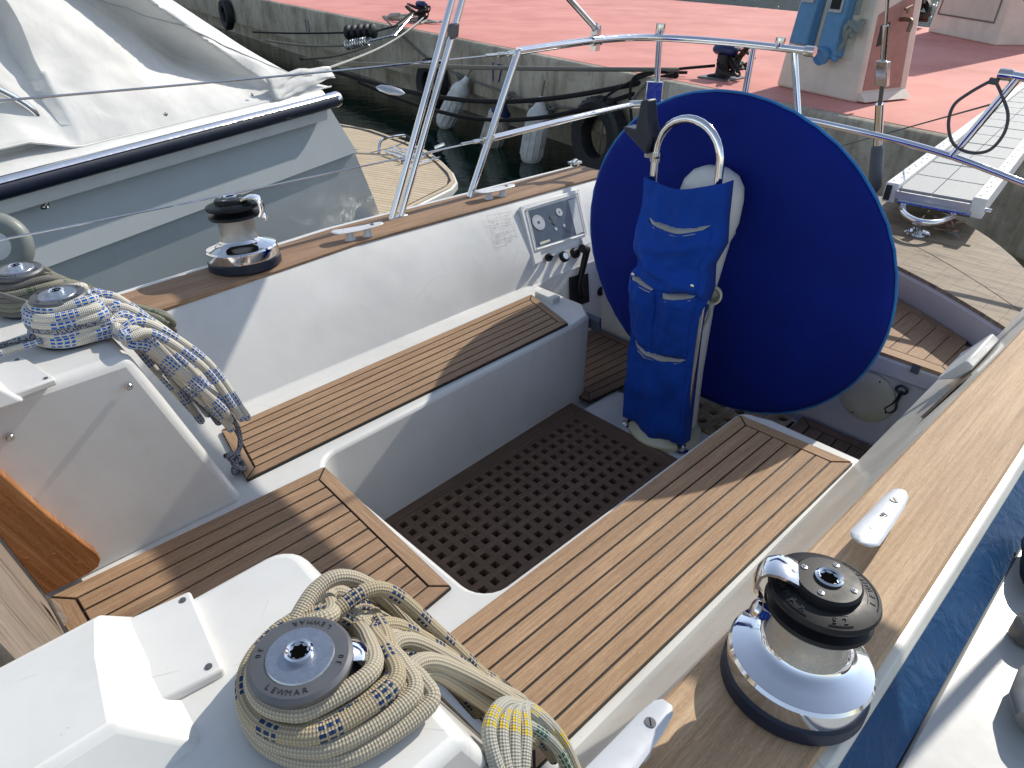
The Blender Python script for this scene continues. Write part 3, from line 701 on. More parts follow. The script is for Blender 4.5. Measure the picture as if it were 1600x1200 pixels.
# ================================================================== WINCHES
def socket(mb, z, r, M, m0, m1):
    mb.lathe([(r, z-.004), (r, z+.004), (r*.86, z+.006), (r*.72, z+.004), (r*.70, z-.006)], 28, m0, M, cap=False)
    k = 16; V = []; 
    for i in range(k): 
        rr = r*(.68 if i % 2 == 0 else .52); V.append((rr*math.cos(2*math.pi*i/k), rr*math.sin(2*math.pi*i/k), z+.0015))
    mb.add(V, [list(range(k))], m1, M=M, smooth=False)
    mb.lathe([(r*.72, z+.001), (r*.5, z+.0012)], 28, m0, M, cap=False)
def big_winch(cx, cy, z0, label, arm_az, tilt=(0, 0), sc=1.0, rot=0, text=True):
    t = thing('sheet_winch', (cx, cy, z0), label, 'winch', 'large self-tailing winches on the coamings')
    M = T(cx, cy, z0) @ Matrix.Rotation(tilt[0], 4, 'X') @ Matrix.Rotation(tilt[1], 4, 'Y') @ Matrix.Diagonal((sc, sc, min(1.05, sc*1.04), 1)); MJ = M @ Matrix.Diagonal((.91, .91, 1, 1))
    mb = MB(); mb.lathe([(.100, -.004), (.107, 0), (.107, .022), (.103, .026)], 64, 0, M); mb.build('base_ring', NAVY, t, ang=40)
    mb = MB(); mb.lathe([(.103, .025), (.1045, .030), (.1045, .055), (.101, .060), (.098, .0615), (.080, .068), (.066, .075), (.060, .081), (.058, .085)], 72, 0, M, cap=False); mb.build('chrome_skirt', CHROME, t, ang=28)
    mb = MB(); mb.lathe([(.0585, .080), (.0575, .088), (.053, .096), (.0515, .105), (.0515, .138), (.055, .150)], 48, 0, M, cap=False); mb.build('drum', SATIN, t, ang=50)
    mb = MB(); mb.lathe([(.048, .146), (.079, .149), (.082, .153), (.080, .158), (.062, .164), (.058, .167), (.062, .170), (.081, .176), (.0835, .181), (.081, .187), (.060, .1925), (.046, .1935)], 64, 0, MJ, cap=False); j = mb.build('rope_jaws', BLACKP, t, ang=30)
    if text:
        mb = MB(); Mt = MJ @ Matrix.Rotation(rot, 4, 'Z')
        arc_text(mb, 'LEWMAR', .0675, R_(-34), R_(13.5), .0128, .1911, Mt, tilt=R_(14.5))
        mb.build('lettering', plain('worn_black', (.03, .03, .032), .45), j); mb = MB()
        arc_text(mb, '52', .0675, R_(-107), R_(13), .0140, .1911, Mt, tilt=R_(14.5))
        mb.build('size_number', plain('worn_black', (.03, .03, .032), .45), j); mb = MB()
        arc_text(mb, 'LEWMAR', .0675, R_(146), R_(13.5), .0128, .1911, Mt, tilt=R_(14.5))
        mb.build('lettering', plain('worn_black', (.03, .03, .032), .45), j)
        mb = MB()
        for a0, a1 in ((-42, 42), (-114, -87), (138, 222)):
            for rr in (.0595, .0755): mb.tube([Mt @ Vector((rr*math.cos(R_(a0+(a1-a0)*i/10)), rr*math.sin(R_(a0+(a1-a0)*i/10)), .1922 if rr < .07 else .1895)) for i in range(11)], .0006, 5)
        mb.build('raised_border', BLACKP, j)
    mb = MB(); mb.lathe([(.047, .192), (.0465, .202), (.043, .2055), (.022, .2065)], 48, 0, M); cp = mb.build('top_cap', BLACKP, t, ang=35)
    for k in range(4):
        a = R_(45+90*k)+rot
        mb = MB(); Ms = M @ T(.034*math.cos(a), .034*math.sin(a), .2055); mb.lathe([(.0048, 0), (.0045, .0016), (.002, .0022)], 14, 0, Ms); mb.box(-.003, .003, -.0006, .0006, .0018, .0026, 1, Ms); mb.box(-.0006, .0006, -.003, .003, .0018, .0026, 1, Ms); mb.build('screw', [STEEL, BLACKP], cp)
    mb = MB(); socket(mb, .206, .019, M, 0, 1); mb.build('handle_socket', [CHROME, plain('socket_dark', (.004, .004, .004), .9, spec=0)], t, ang=40)
    # feeder arm: a chrome blade from the cap over the jaws and down
    Ma = M @ Matrix.Diagonal((.93, .93, 1, 1)) @ Matrix.Rotation(arm_az, 4, 'Z'); mb = MB()
    secs = [(.036, .198, .026), (.055, .205, .027), (.072, .207, .024), (.086, .203, .020), (.094, .192, .016), (.0965, .176, .014), (.093, .160, .0125), (.084, .148, .011)]
    rings = []
    for i, (r, z, hw) in enumerate(secs):
        a = secs[max(0, i-1)]; b = secs[min(len(secs)-1, i+1)]; dx, dz = b[0]-a[0], b[1]-a[1]; L = math.hypot(dx, dz); nx, nz = -dz/L, dx/L
        th = .004
        rings.append([(r+nx*th*q, y, z+nz*th*q) for y, q in ((-hw, -.6), (-hw, .6), (-hw*.6, 1.2), (hw*.6, 1.2), (hw, .6), (hw, -.6), (hw*.5, -1), (-hw*.5, -1))])
    mb.loft(rings, M=Ma); mb.build('feeder_arm', CHROME, t, ang=50)
    mb = MB(); mb.lathe([(.001, -.004), (.012, -.003), (.014, .0), (.012, .006), (.001, .008)], 20, 0, Ma @ T(.088, .020, .140) @ Matrix.Rotation(R_(65), 4, 'Y')); mb.build('stripper_roller', CHROME, t)
    return t
big_winch(.745, .172, .300, 'large chrome self-tailing winch with black jaws on the sunlit teak of the near coaming', R_(118), (0, R_(3)), rot=R_(-38), sc=.94)
big_winch(.915, 2.165, .300, 'large chrome self-tailing winch standing on the far coaming rail beside the grey hull', R_(-48), (R_(-5), 0), sc=1.07, rot=R_(80))
DLET = plain('dark_letters', (.02, .02, .02), .5)
def small_winch(cx, cy, z0, sc, label, name='halyard_winch', arm=None, top=.095, num='30', rot=0):
    t = thing(name, (cx, cy, z0), label, 'winch', 'small winches on the coachroof')
    M = T(cx, cy, z0) @ Matrix.Scale(sc, 4); 
    mb = MB(); mb.lathe([(.066, 0), (.070, .004), (.070, .012), (.064, .018), (.054, .022)], 48, 0, M); mb.build('base_ring', NAVY, t)
    mb = MB(); mb.lathe([(.054, .02), (.044, .03), (.040, .045), (.041, top-.03), (.047, top-.018)], 40, 0, M); mb.build('drum', SATIN, t, ang=50)
    mb = MB(); mb.lathe([(.040, top-.022), (.054, top-.018), (.057, top-.012), (.057, top-.006), (.0525, top-.002), (.038, top-.001)], 56, 0, M); j = mb.build('rope_jaws', GREYM, t, ang=30)
    for tx, a0, st in (('LEWMAR', 225-26, 10.5), ('LEWMAR', 45-26, 10.5), (num, 132, 10), (num, -50, 10)):
        mb = MB(); arc_text(mb, tx, .0455, R_(a0)+rot, R_(st), .0088, top-.0014, M, 0); mb.build('lettering', DLET, j)
    mb = MB(); mb.lathe([(.038, top-.003), (.0375, top-.001), (.036, top+.0008), (.015, top+.0012)], 48, 0, M); mb.build('top_plate', plain('brushed_top', (.42, .45, .50), .25, .9, .1, 60), t, ang=35)
    mb = MB(); socket(mb, top+.004, .0155, M, 0, 1); mb.build('handle_socket', [CHROME, plain('socket_dark', (.004, .004, .004), .9, spec=0)], t, ang=40)
    if arm is not None:
        Ma = M @ Matrix.Rotation(arm, 4, 'Z'); mb = MB()
        mb.loft([[(r+q*.002, y, z+q*.003) for y, q in ((-hw, 0), (-hw*.5, 1.3), (hw*.5, 1.3), (hw, 0), (hw*.6, -1), (-hw*.6, -1))] for r, z, hw in ((.045, top-.016, .016), (.062, top-.022, .017), (.072, top-.034, .015), (.075, top-.052, .012), (.070, top-.064, .009))], M=Ma)
        mb.build('feeder_arm', CHROME, t, ang=50)
    return t
small_winch(.188, .508, .455, .98, 'small grey-topped winch wrapped with beige rope on the near coachroof', arm=R_(-20), top=.097, rot=R_(-5))
small_winch(.285, 1.665, .455, .98, 'small grey-topped winch wrapped with white and blue rope on the far coachroof', arm=R_(20), top=.105, rot=R_(60))
small_winch(.262, 1.885, .455, .95, 'small winch behind the blue and white rope, wrapped with grey-green rope', arm=R_(80), top=.105, num='16')
# ================================================================== CLEATS
def cleat(x, y, z, rz, label, flip=1):
    t = thing('deck_cleat', (x, y, z), label, 'cleat', 'pale cleats on the coaming rails')
    M = T(x, y, z) @ Matrix.Rotation(rz+math.pi, 4, 'Z') @ Matrix.Diagonal((1.05, 1.2, 1, 1)); mb = MB()
    rings = []
    for s_, hw, zz, th in ((-.088, .007, .040, .004), (-.08, .0125, .039, .006), (-.05, .0165, .037, .008), (0, .0185, .036, .009), (.05, .0205, .038, .009), (.08, .021, .040, .008), (.094, .015, .041, .006), (.098, .006, .041, .004)):
        rings.append([(s_, hw*math.cos(2*math.pi*k/14), zz+th*.5*math.sin(2*math.pi*k/14)) for k in range(14)])
    mb.loft(rings, M=M); bar = mb.build('horn', plain('cleat_white', (.66, .67, .68), .32, .1, .05), t, ang=60)
    for s_ in (-.03, .035):
        mb = MB(); mb.lathe([(.017, 0), (.015, .006), (.010, .018), (.011, .035)], 20, 0, M @ T(s_, 0, 0) @ Matrix.Diagonal((1.25, .85, 1, 1))); mb.build('foot', plain('cleat_white', (.66, .67, .68), .32, .1, .05), t, ang=60)
    for s_ in (-.05, .055):
        mb = MB(); Ms = M @ T(s_, 0, .0415); mb.lathe([(.0065, -.001), (.0065, .0008)], 18, 0, Ms); mb.box(-.005, .005, -.0008, .0008, .0009, .0012, 1, Ms @ Matrix.Rotation(.7, 4, 'Z')); mb.build('slotted_screw', [GREYM, BLACKP], bar)
    return t
cleat(1.325, 2.115, .298, R_(-8), 'pale cleat on the far teak rail, next to the large winch')
cleat(2.01, 2.13, .298, R_(-8), 'pale cleat on the far teak rail, just forward of the stern rail foot')
c3 = cleat(1.150, .212, .298, R_(1), 'white cleat with a black scribble on the near teak rail')
mb = MB(); Mc = T(1.150, .212, .298) @ Matrix.Rotation(R_(1), 4, 'Z') @ T(0, 0, .0412)
mb.tube([Mc @ Vector((-.01+.006*i/3, .004*math.sin(i*1.9), 0)) for i in range(8)], .0006, 5); mb.tube([Mc @ Vector((-.005+.002*i, -.006+.003*math.cos(i*2.3), 0)) for i in range(6)], .0005, 5); mb.build('scribble', BLACKP, c3)
cleat(.470, .262, .298, R_(2), 'white cleat in the shade of the large winch at the front of the near rail')
# ================================================================== WHEEL COVER, PEDESTAL, POUCH
WC = Vector((2.15, 1.14, .25)); TL = .1298; WR = .58
WX = Vector((math.cos(TL), 0, math.sin(TL))); WU = Vector((-math.sin(TL), 0, math.cos(TL))); WY = Vector((0, 1, 0))
mb = MB(); NS = 160; rings_f = []
def wp(r, a, off):
    p = WC + (WY*math.cos(a)+WU*math.sin(a))*r
    wr = .0035*noise.noise(Vector((math.cos(a)*r*5, math.sin(a)*r*5, 2)))+ .0016*noise.noise(Vector((math.cos(a)*r*14, math.sin(a)*r*4, 5)))
    pleat = .002*math.sin(a*44)*max(0, (r-.45)/.13)
    return p - WX*(off+(wr+pleat)*(1 if off > 0 else -1))
fr = [(.004, .012), (.08, .014), (.16, .015), (.25, .016), (.34, .018), (.42, .020), (.49, .022), (.54, .024), (.565, .022), (.577, .014)]
rings = [[wp(r*(1+.003*noise.noise(Vector((math.cos(a)*3, math.sin(a)*3, 0))) if r > .5 else r*1.0) if False else r, a, o) for a in [2*math.pi*i/NS for i in range(NS)]] for r, o in fr]
rings += [[wp(.581, 2*math.pi*i/NS, 0) for i in range(NS)]]
rings += [[wp(r, 2*math.pi*i/NS, -o) for i in range(NS)] for r, o in fr[::-1]]
mb.loft(rings); 
wcv = thing('wheel_cover', WC-WU*WR, 'round navy blue canvas cover over the steering wheel', 'wheel cover')
mb.build('canvas_disc', CANVB, wcv, ang=60)
mb = MB(); mb.tube([wp(.584, 2*math.pi*i/96, 0)-WX*.004 for i in range(96)], .0042, 8, closed=True); mb.build('edge_piping', CANVE, wcv)
mb = MB(); a0 = -.62; mb.hull([wp(.578, a0, .0), wp(.578, a0-.07, .0), wp(.605, a0-.02, -.004)], [wp(.578, a0, .008), wp(.578, a0-.07, .008), wp(.605, a0-.02, .004)]); 
ped = thing('steering_pedestal', (1.98, 1.15, ZS), 'white steering pedestal with a chrome hoop guard rail, in front of the blue wheel cover', 'steering pedestal')
mb = MB(); HX = 1.905
hp = [(HX, 1.272, ZS+.03), (HX, 1.274, .0), (HX, 1.285, .4), (HX, 1.293, .62)]+[(HX, 1.180+.113*math.cos(R_(a)), .655+.112*math.sin(R_(a))) for a in range(0, 181, 12)]+[(HX, 1.064, .60), (HX, 1.052, .3), (HX, 1.045, 0), (HX, 1.043, ZS+.03)]
mb.tube(hp, .0125, 16); mb.build('guard_hoop', CHROME, ped, ang=60)
for y_ in (1.272, 1.043):
    mb = MB(); mb.lathe([(.030, 0), (.030, .008), (.019, .012), (.018, .03), (.013, .034)], 24, 0, T(HX, y_, ZS-.012)); mb.build('hoop_foot', STEEL, ped)
mb = MB(); mb.lathe([(.135, 0), (.135, .02), (.12, .035), (.075, .045), (.07, .06)], 40, 0, T(1.965, 1.155, ZS-.012)); mb.build('base_flange', CREAM, ped)
mb = MB(); mb.loft([[(cx+a*math.cos(2*math.pi*k/20), 1.125+b*math.sin(2*math.pi*k/20), z) for k in range(20)] for z, a, b, cx in ((ZS+.04, .07, .07, 2.0), (-.1, .06, .062, 2.0), (.25, .055, .06, 2.0), (.40, .062, .078, 2.0), (.43, .070, .09, 2.0))]); mb.build('column', WPLAST, ped)
mb = MB(); mb.loft([[(cx+a*math.cos(2*math.pi*k/28), 1.135+b*math.sin(2*math.pi*k/28), z) for k in range(28)] for z, a, b, cx in ((.425, .074, .094, 2.0), (.46, .082, .104, 2.0), (.53, .082, .106, 2.0), (.57, .074, .098, 2.005), (.60, .055, .075, 2.01), (.617, .03, .04, 2.01), (.62, .004, .005, 2.01))]); mb.build('compass_housing', WPLAST, ped, ang=60)
mb = MB(); mb.tube([Vector((2.0-.070*math.cos(R_(a)), 1.135+.094*math.sin(R_(a))*-1, .425)) for a in range(-180, 181, 12)], .0016, 6); mb.build('housing_seam', BLACKP, ped)
mb = MB(); c = atx(1112, 440, 2.0); mb.lathe([(.033, -.006), (.033, .006), (.026, .008), (.026, -.006)], 28, 0, frame((1.98, 1.062, .22), (-1, -.5, .2))); mb.build('friction_knob', CREAM, ped)
# holder clipped to the hoop
mb = MB(); B0 = Vector((HX-.02, 1.30, .665))
cl = thing('instrument_bracket', (HX, 1.34, .66), 'black bracket clamped to the left side of the chrome hoop', 'bracket')
mb.hull([(HX-.03, 1.31, .645), (HX-.03, 1.40, .70), (HX-.03, 1.41, .715), (HX-.03, 1.36, .715), (HX-.03, 1.35, .80), (HX-.03, 1.325, .805), (HX-.03, 1.318, .74), (HX-.03, 1.300, .70)], [(HX+.03, 1.31, .645), (HX+.03, 1.40, .70), (HX+.03, 1.41, .715), (HX+.03, 1.36, .715), (HX+.02, 1.35, .80), (HX+.02, 1.325, .805), (HX+.03, 1.318, .74), (HX+.03, 1.300, .70)])
mb.build('bracket_body', plain('bracket_black', (.01, .015, .03), .4), cl, bevel=.006)
mb = MB(); mb.lathe([(.017, 0), (.017, .03)], 20, 0, T(HX, 1.293, .625)); mb.box(HX-.008, HX+.008, 1.30, 1.33, .632, .65); mb.build('clamp', STEEL, cl)
mb = MB(); mb.tube([(HX-.02, 1.28, .64), (HX+.02, 1.28, .64)], .004, 8); mb.build('clamp_bolt', CHROME, cl)
# canvas pouch around the hoop
pch = thing('canvas_pouch', (1.89, 1.16, -.34), 'bright blue canvas pocket pouch hanging on the chrome hoop of the pedestal', 'pouch')
def pp(s, t, off=0):   # s 0..1 left->right (y decreasing), t 0..1 top->bottom
    yl = lerpt([(0, 1.308), (.15, 1.310), (.25, 1.322), (.33, 1.30), (.36, 1.322), (.45, 1.316), (.6, 1.300), (.64, 1.292), (.8, 1.292), (1, 1.286)], t)
    yr = lerpt([(0, 1.030), (.12, 1.022), (.20, 1.012), (.28, 1.040), (.36, 1.030), (.5, 1.050), (.62, 1.045), (.8, 1.035), (1, 1.024)], t)
    y_ = yl+(yr-yl)*s; z_ = .590+.006*math.cos(s*math.pi*2)+(-.92)*t + (-.02+.04*s)*(1-t) - .012*math.sin(s*math.pi)*(1-t)
    b = .022+.020*math.sin(math.pi*s)**.7*(.55+.45*math.sin(math.pi*min(1, t*1.6)))
    f = .016*noise.noise(Vector((s*3+t*4, t*9-s*4, 1)))+.008*noise.noise(Vector((s*6-t*8, t*15+s*8, 4)))+.002*noise.noise(Vector((s*12, t*30+s*20, 7)))
    f += .009*math.exp(-((t-.27-.10*s)/.022)**2)-.010*math.exp(-((t-.30-.10*s)/.02)**2)+.008*math.exp(-((t-.24+.06*s)/.018)**2)
    f += .010*math.exp(-((t-.33+.06*s)/.025)**2)*math.sin(s*7) + .006*math.sin(s*11+2*t)*max(0, t-.62)/.38
    return Vector((1.90-b-f-off, y_, z_))
def sheet(s0, s1, t0, t1, off, ns, nt_, bul=0):
    G = []
    for i in range(nt_+1):
        row = []
        for j in range(ns+1):
            s_, t_ = j/ns, i/nt_; row.append(pp(s0+(s1-s0)*s_, t0+(t1-t0)*t_, off+bul*math.sin(math.pi*s_)*(1-t_*.8)**1.0))
        G.append(row)
    return G
mb = MB(); G = sheet(0, 1, 0, 1, 0, 34, 110)
back = [[Vector((1.93, p.y, p.z)) for p in (r[0], r[-1])] for r in G]
for r, b in zip(G, back): r.insert(0, b[0]); r.append(b[1])
mb.grid(G); mb.build('front_panel', CANVP, pch, solid=.003, ang=70)
def pocket(s0, s1, t0, t1, bul, nm='pocket', dip=0):
    mb = MB(); G = sheet(s0, s1, t0, t1, .004, 18, 26, bul)
    for j, p in enumerate(G[0]):
        q = j/18; d_ = dip*math.sin(math.pi*q); p.z -= d_
        G[1][j].z -= d_*.8; G[2][j].z -= d_*.5; G[3][j].z -= d_*.2
    for r in G: r[0].x += .004; r[-1].x += .004
    for j in range(len(G[-1])): G[-1][j].x += .0035
    mb.grid(G); o = mb.build(nm, CANVP, pch, solid=.002, ang=70)
    mb = MB(); H = [[p+Vector((.0015, 0, .010)) for p in sheet(s0+.03, s1-.03, t0, t1, .002, 12, 26, 0)[0]], [p+Vector((-.001, 0, -.008)) for p in G[0][3:16]]]
    mb.grid(H); mb.build('pocket_lining', LINING, o, solid=.001)
    return o
pocket(.12, .93, .14, .37, .016, dip=.003)
pocket(.02, .44, .375, .62, .020, dip=.001)
pocket(.50, .95, .385, .63, .024, dip=.004)
pocket(.03, .97, .645, .985, .013, dip=.004)
for s_, t_ in ((.06, .36), (.86, .34)):
    mb = MB(); mb.lathe([(.0065, 0), (.0065, .004), (.003, .006)], 16, 0, frame(pp(s_, t_, .003), (-1, -.1, .1))); mb.build('snap_stud', STEEL, pch)
mb = MB(); mb.tube(spline([pp(.98, .42, .0)+Vector((.03, -.01, 0)), Vector((1.93, 1.05, .24)), Vector((1.95, 1.045, .17)), Vector((1.94, 1.06, .10)), Vector((1.93, 1.075, .0))], 6), .005, 8); mb.build('tie_tape', ROPET, pch)
# ================================================================== ROPES ON THE WINCHES
def coil(name, cx, cy, z0, n, r0, rr, mats, label, edge, end, ys, ye, group='rope coils hung on the winches', pull=0, seed=1, layers=2, pick=None, spread=.9, flare=0, zs=1.62, wide=0):
    t = thing(name, (cx, cy, z0), label, 'rope coil', group); rnd = random.Random(seed)
    for k in range(n):
        lay = k % layers; lev = k//layers; nl = math.ceil(n/layers); f = lev/max(1, nl-1)
        r = r0 + rr*2*lay*spread + rnd.uniform(0, .003); z = z0 + rr + lev*rr*zs + rnd.uniform(-.002, .002)
        r += flare*(1-f); cx_ = cx; cx = cx+flare*(1-f)*.9
        xe = edge[0]; ze = edge[1]+rr*(1+1.7*lay)
        g = (k*0.618) % 1
        y1 = ys[0]+(ys[1]-ys[0])*f + rnd.uniform(-.006, .006)          # near strand where it crosses the edge
        y2 = y1+rnd.uniform(.03, .07)                                  # return strand
        xb, zb = end[0]+rnd.uniform(-.015, .012)+rr*1.5*lay, end[1]+rnd.uniform(-.05, .03)+.05*(1-f); wq = wide*((k*.618) % 1)*2; xb += wq*.8
        yb = ye[0]+(ye[1]-ye[0])*f+rnd.uniform(-.006, .006)
        P = []
        for a in (100, 130, 160, 190, 220, 250): P.append((cx+r*math.cos(R_(a)), cy+r*math.sin(R_(a)), z))
        P.append((cx+.05, cy-r*1.02, z+rnd.uniform(-.002, .004)))
        P.append(((cx+.05+xe)/2, (cy-r+y1)/2, (z+ze)/2+.004))
        P.append((xe-.01, y1, ze)); P.append((xe+.03+wq*.3, y1+.004, ze-.03+wq*.5))
        P.append(((xe+xb)/2+.02+wq*.5, (y1+yb)/2, (ze+zb)/2+wq*.5)); 
        P += [(xb, yb-.008, zb+.03), (xb+.012, yb+.012, zb+.0), (xb+.004, yb+.034, zb+.026)]
        P.append(((xe+xb)/2+.012, (y2+yb+.03)/2, (ze+zb)/2-.004)); P.append((xe+.02+wq*.3, y2, ze-.032+wq*.4)); P.append((xe-.012, y2, ze-.004))
        P.append((cx+.06, cy+r*.8, z-.002)); P.append((cx+.02, cy+r, z)); cx = cx_
        m_ = mats[(pick[k] if pick else k) % len(mats)]
        mb = MB(); mb.tube(spline(P, 7, True), rr*rnd.uniform(.94, 1.04), 12, closed=True); mb.build('rope_turn', m_, t, ang=180)
    return t
c1 = coil('rope_coil', .192, .512, .462, 7, .0515, .0104, [ROPEB, ROPEBF], 'beige rope coil with dark blue flecks around the near coachroof winch', (.30, .455), (.47, .13), (.455, .56), (.44, .50), seed=3, pick=[0, 0, 1, 0, 1, 1, 0], spread=.5, flare=.040)
c2 = coil('rope_coil', .285, 1.665, .462, 13, .050, .0100, [ROPEW, ROPEW, ROPEW, ROPEK], 'white rope coil with bright blue flecks around the far coachroof winch', (.365, .46), (.505, .13), (1.508, 1.79), (1.522, 1.73), seed=5, layers=2, pick=[0, 0, 0, 0, 0, 0, 0, 3, 0, 0, 0, 0, 0], spread=.7, flare=.012, zs=1.15, wide=.032)
c3_ = coil('rope_coil', .255, 1.885, .462, 11, .050, .0078, [ROPEG, ROPEO, ROPEG], 'thin grey-green rope coil around the rearmost small winch', (.37, .465), (.50, .30), (1.80, 1.92), (1.74, 1.80), seed=8, layers=2, spread=.6)
# dark line binding the white coil and its knot
mb = MB(); mb.tube(spline([(.40, 1.70, .46), (.46, 1.63, .36), (.535, 1.60, .20), (.56, 1.585, .12), (.545, 1.56, .07), (.505, 1.545, .06)], 8), .0065, 10)
mb.tube(spline([(.50, 1.545, .075), (.53, 1.56, .05), (.545, 1.575, .01), (.52, 1.56, -.0), (.51, 1.54, .03), (.535, 1.55, .06)], 8, True), .0065, 10, closed=True)
mb.tube(spline([(.52, 1.56, .05), (.545, 1.57, .02), (.54, 1.545, .012), (.515, 1.54, .04)], 8, True), .006, 10, closed=True)
mb.build('binding_line', ROPEK, c2, ang=180)
# lines leading to the winches from the cabin top
mb = MB(); mb.tube(spline([(-.30, 1.55, .46), (-.1, 1.60, .463), (.10, 1.635, .475), (.22, 1.62, .485)], 8), .0068, 10); tl = mb.build('running_line', ROPEW, ang=180, label='white and blue line leading aft over the far coachroof to its winch', cat='rope')
mb = MB(); mb.tube(spline([(-.30, 1.58, .462), (-.1, 1.63, .465), (.10, 1.665, .478), (.215, 1.64, .49)], 8), .0068, 10); mb.build('running_line', ROPEK, ang=180, label='dark flecked line beside the white one on the far coachroof', cat='rope')
mb = MB(); mb.tube(spline([(.11, 1.99, .60), (.17, 1.85, .555), (.235, 1.72, .535)], 8), .0045, 10); mb.build('running_line', ROPEO, ang=180, label='thin grey line stretched between the two far coachroof winches', cat='rope')
# stray bights of beige rope on the near side
for nm, pts, r, mt in (('loose_rope', [(.18, .51, .475), (.22, .47, .478), (.26, .45, .474), (.29, .50, .49), (.325, .58, .44), (.38, .545, .33), (.43, .50, .2)], .0104, ROPEBF), ('loose_rope', [(.21, .58, .505), (.26, .605, .515), (.30, .605, .510), (.335, .585, .47), (.37, .55, .38), (.42, .52, .26), (.47, .46, .12)], .0104, ROPEB), ('loose_rope', [(.22, .56, .49), (.27, .565, .51), (.33, .56, .50), (.385, .53, .40), (.45, .49, .26), (.50, .45, .14), (.53, .425, .05)], .0100, ROPEBF)):
    mb = MB(); mb.tube(spline(pts, 8), r, 12); mb.build('loose_bight', mt, c1, ang=180)
mb = MB(); mb.tube(spline([(.25, .50, .465), (.21, .465, .468), (.15, .43, .466), (.09, .38, .462), (.0, .33, .46)], 8), .0085, 12); mb.build('loose_tail', ROPEBF, c1, ang=180)
t = thing('rope_coil', (.36, .36, .05), 'white rope with yellow flecks heaped at the bottom edge by the near seat', 'rope coil')
for k in range(4):
    q = k*.016
    P = [(.32+q*.4, .325-q*.2, .36-q*.8), (.335+q, .37-q*.3, .405-q), (.385+q*.8, .392, .385-q), (.435+q*.6, .385-q*.5, .30-q), (.47, .36-q, .2-q), (.46, .33-q, .10), (.40, .30, .12), (.35, .30, .25-q)]
    mb = MB(); mb.tube(spline(P, 8, True), .0092, 12, closed=True); mb.build('rope_turn', ROPEY, t, ang=180)
mb = MB(); mb.tube(spline([(.30, .34, .37), (.36, .375, .372), (.41, .375, .33), (.45, .35, .25), (.44, .31, .2), (.38, .29, .26)], 8, True), .0075, 12, closed=True); mb.build('rope_turn', rope('green_fleck_rope', (.52, .54, .48), (.02, .12, .10), (13, .45)), t, ang=180)
# ================================================================== STERN RAIL
rail = thing('stern_rail', (3.1, 1.2, .13), 'stainless steel stern rail of two tubes around the back of the yacht', 'railing')
def tubes(nm, runs, r, par, mat=CHROME, seg=14):
    for P in runs: mb = MB(); mb.tube(P, r, seg); mb.build(nm, mat, par, ang=60)
UP = spline([(2.20, 2.20, .835), (2.45, 2.20, .84), (2.68, 2.20, .842), (2.90, 2.18, .84), (3.04, 2.12, .835), (3.13, 1.98, .832), (3.18, 1.75, .83), (3.20, 1.46, .825)], 6)
tubes('upper_tube', [UP, [(3.2, .70, .815), (3.2, .5, .80), (3.1, .2, .80)]], .0155, rail)
LO = spline([(2.06, 2.20, .52), (2.5, 2.20, .53), (2.98, 2.20, .535), (3.12, 2.12, .54), (3.20, 1.9, .55), (3.21, 1.5, .555), (3.2, 1.1, .54), (3.2, .80, .51), (3.2, .50, .455), (3.18, .2, .42)], 6)
tubes('lower_tube', [LO], .0135, rail)
p5 = atx(1590, 122, 3.2); p6 = atx(1488, 243, 3.2)
tubes('post', [[(1.93, 2.205, .30), (2.20, 2.20, .835)], [(3.06, 2.13, .86), (3.10, 2.14, .54)], [(3.195, 1.72, .83), (3.22, 1.74, .12)], [(3.2, 1.53, .82), (3.205, 1.45, .55)], [p5, p6], [(3.08, 2.14, .54), (3.1, 2.15, .14)]], .0145, rail)
for c, ax in (((3.06, 2.13, .87), (0, 0, 1)), ((3.2, 1.46, .825), (0, 1, 0)), ((3.197, 1.60, .845), (0, 0, 1)), ((3.2, .72, .815), (0, 1, 0))):
    mb = MB(); mb.lathe([(.020, -.022), (.021, -.015), (.021, .015), (.020, .022)], 18, 0, frame(c, ax)); mb.build('clamp', STEEL, rail)
mb = MB(); mb.lathe([(.022, -.03), (.022, .03)], 18, 0, frame((2.68, 2.20, .842), (1, 0, 0))); mb.box(2.665, 2.695, 2.185, 2.215, .80, .90); mb.build('clamp', STEEL, rail)
mb = MB(); mb.lathe([(.02, -.04), (.02, .04)], 18, 0, frame((3.02, 2.19, .535), (.8, -.5, 0))); mb.hull([(3.04, 2.16, .52), (3.09, 2.10, .52), (3.09, 2.10, .64), (3.04, 2.16, .64)], [(3.06, 2.18, .52), (3.11, 2.12, .52), (3.11, 2.12, .64), (3.06, 2.18, .64)]); mb.build('hinge_bracket', STEEL, rail, bevel=.003)
for a, b in (((2.2, 2.2, .83), (1.2, 2.24, .86)), ((2.06, 2.2, .52), (1.2, 2.25, .53))):
    pass
# lifelines forward of the rail
mb = MB()
A1 = Vector((2.20, 2.205, .828)); B1 = aty(0, 325+68, 2.35)
def life(a, b, sag, label):
    a = Vector(a); b = Vector(b); P = [a.lerp(b, i/20)-Vector((0, 0, sag*math.sin(math.pi*i/20))) for i in range(21)]
    mb = MB(); mb.tube(P, .0033, 8); d_ = (b-a).normalized(); mb.tube([a, a+d_*.05], .010, 10); mb.tube([a+d_*.05, a+d_*.16], .006, 10); mb.tube([a+d_*.07, a+d_*.10], .009, 8)
    return mb.build('lifeline', STEEL, label=label, cat='lifeline', group='guard wires of the yacht')
life(A1, (-1.2, 2.45, .88), .015, 'upper steel guard wire running forward from the stern rail')
life((2.06, 2.205, .518), (-1.2, 2.45, .50), .02, 'lower steel guard wire crossing in front of the grey hull')
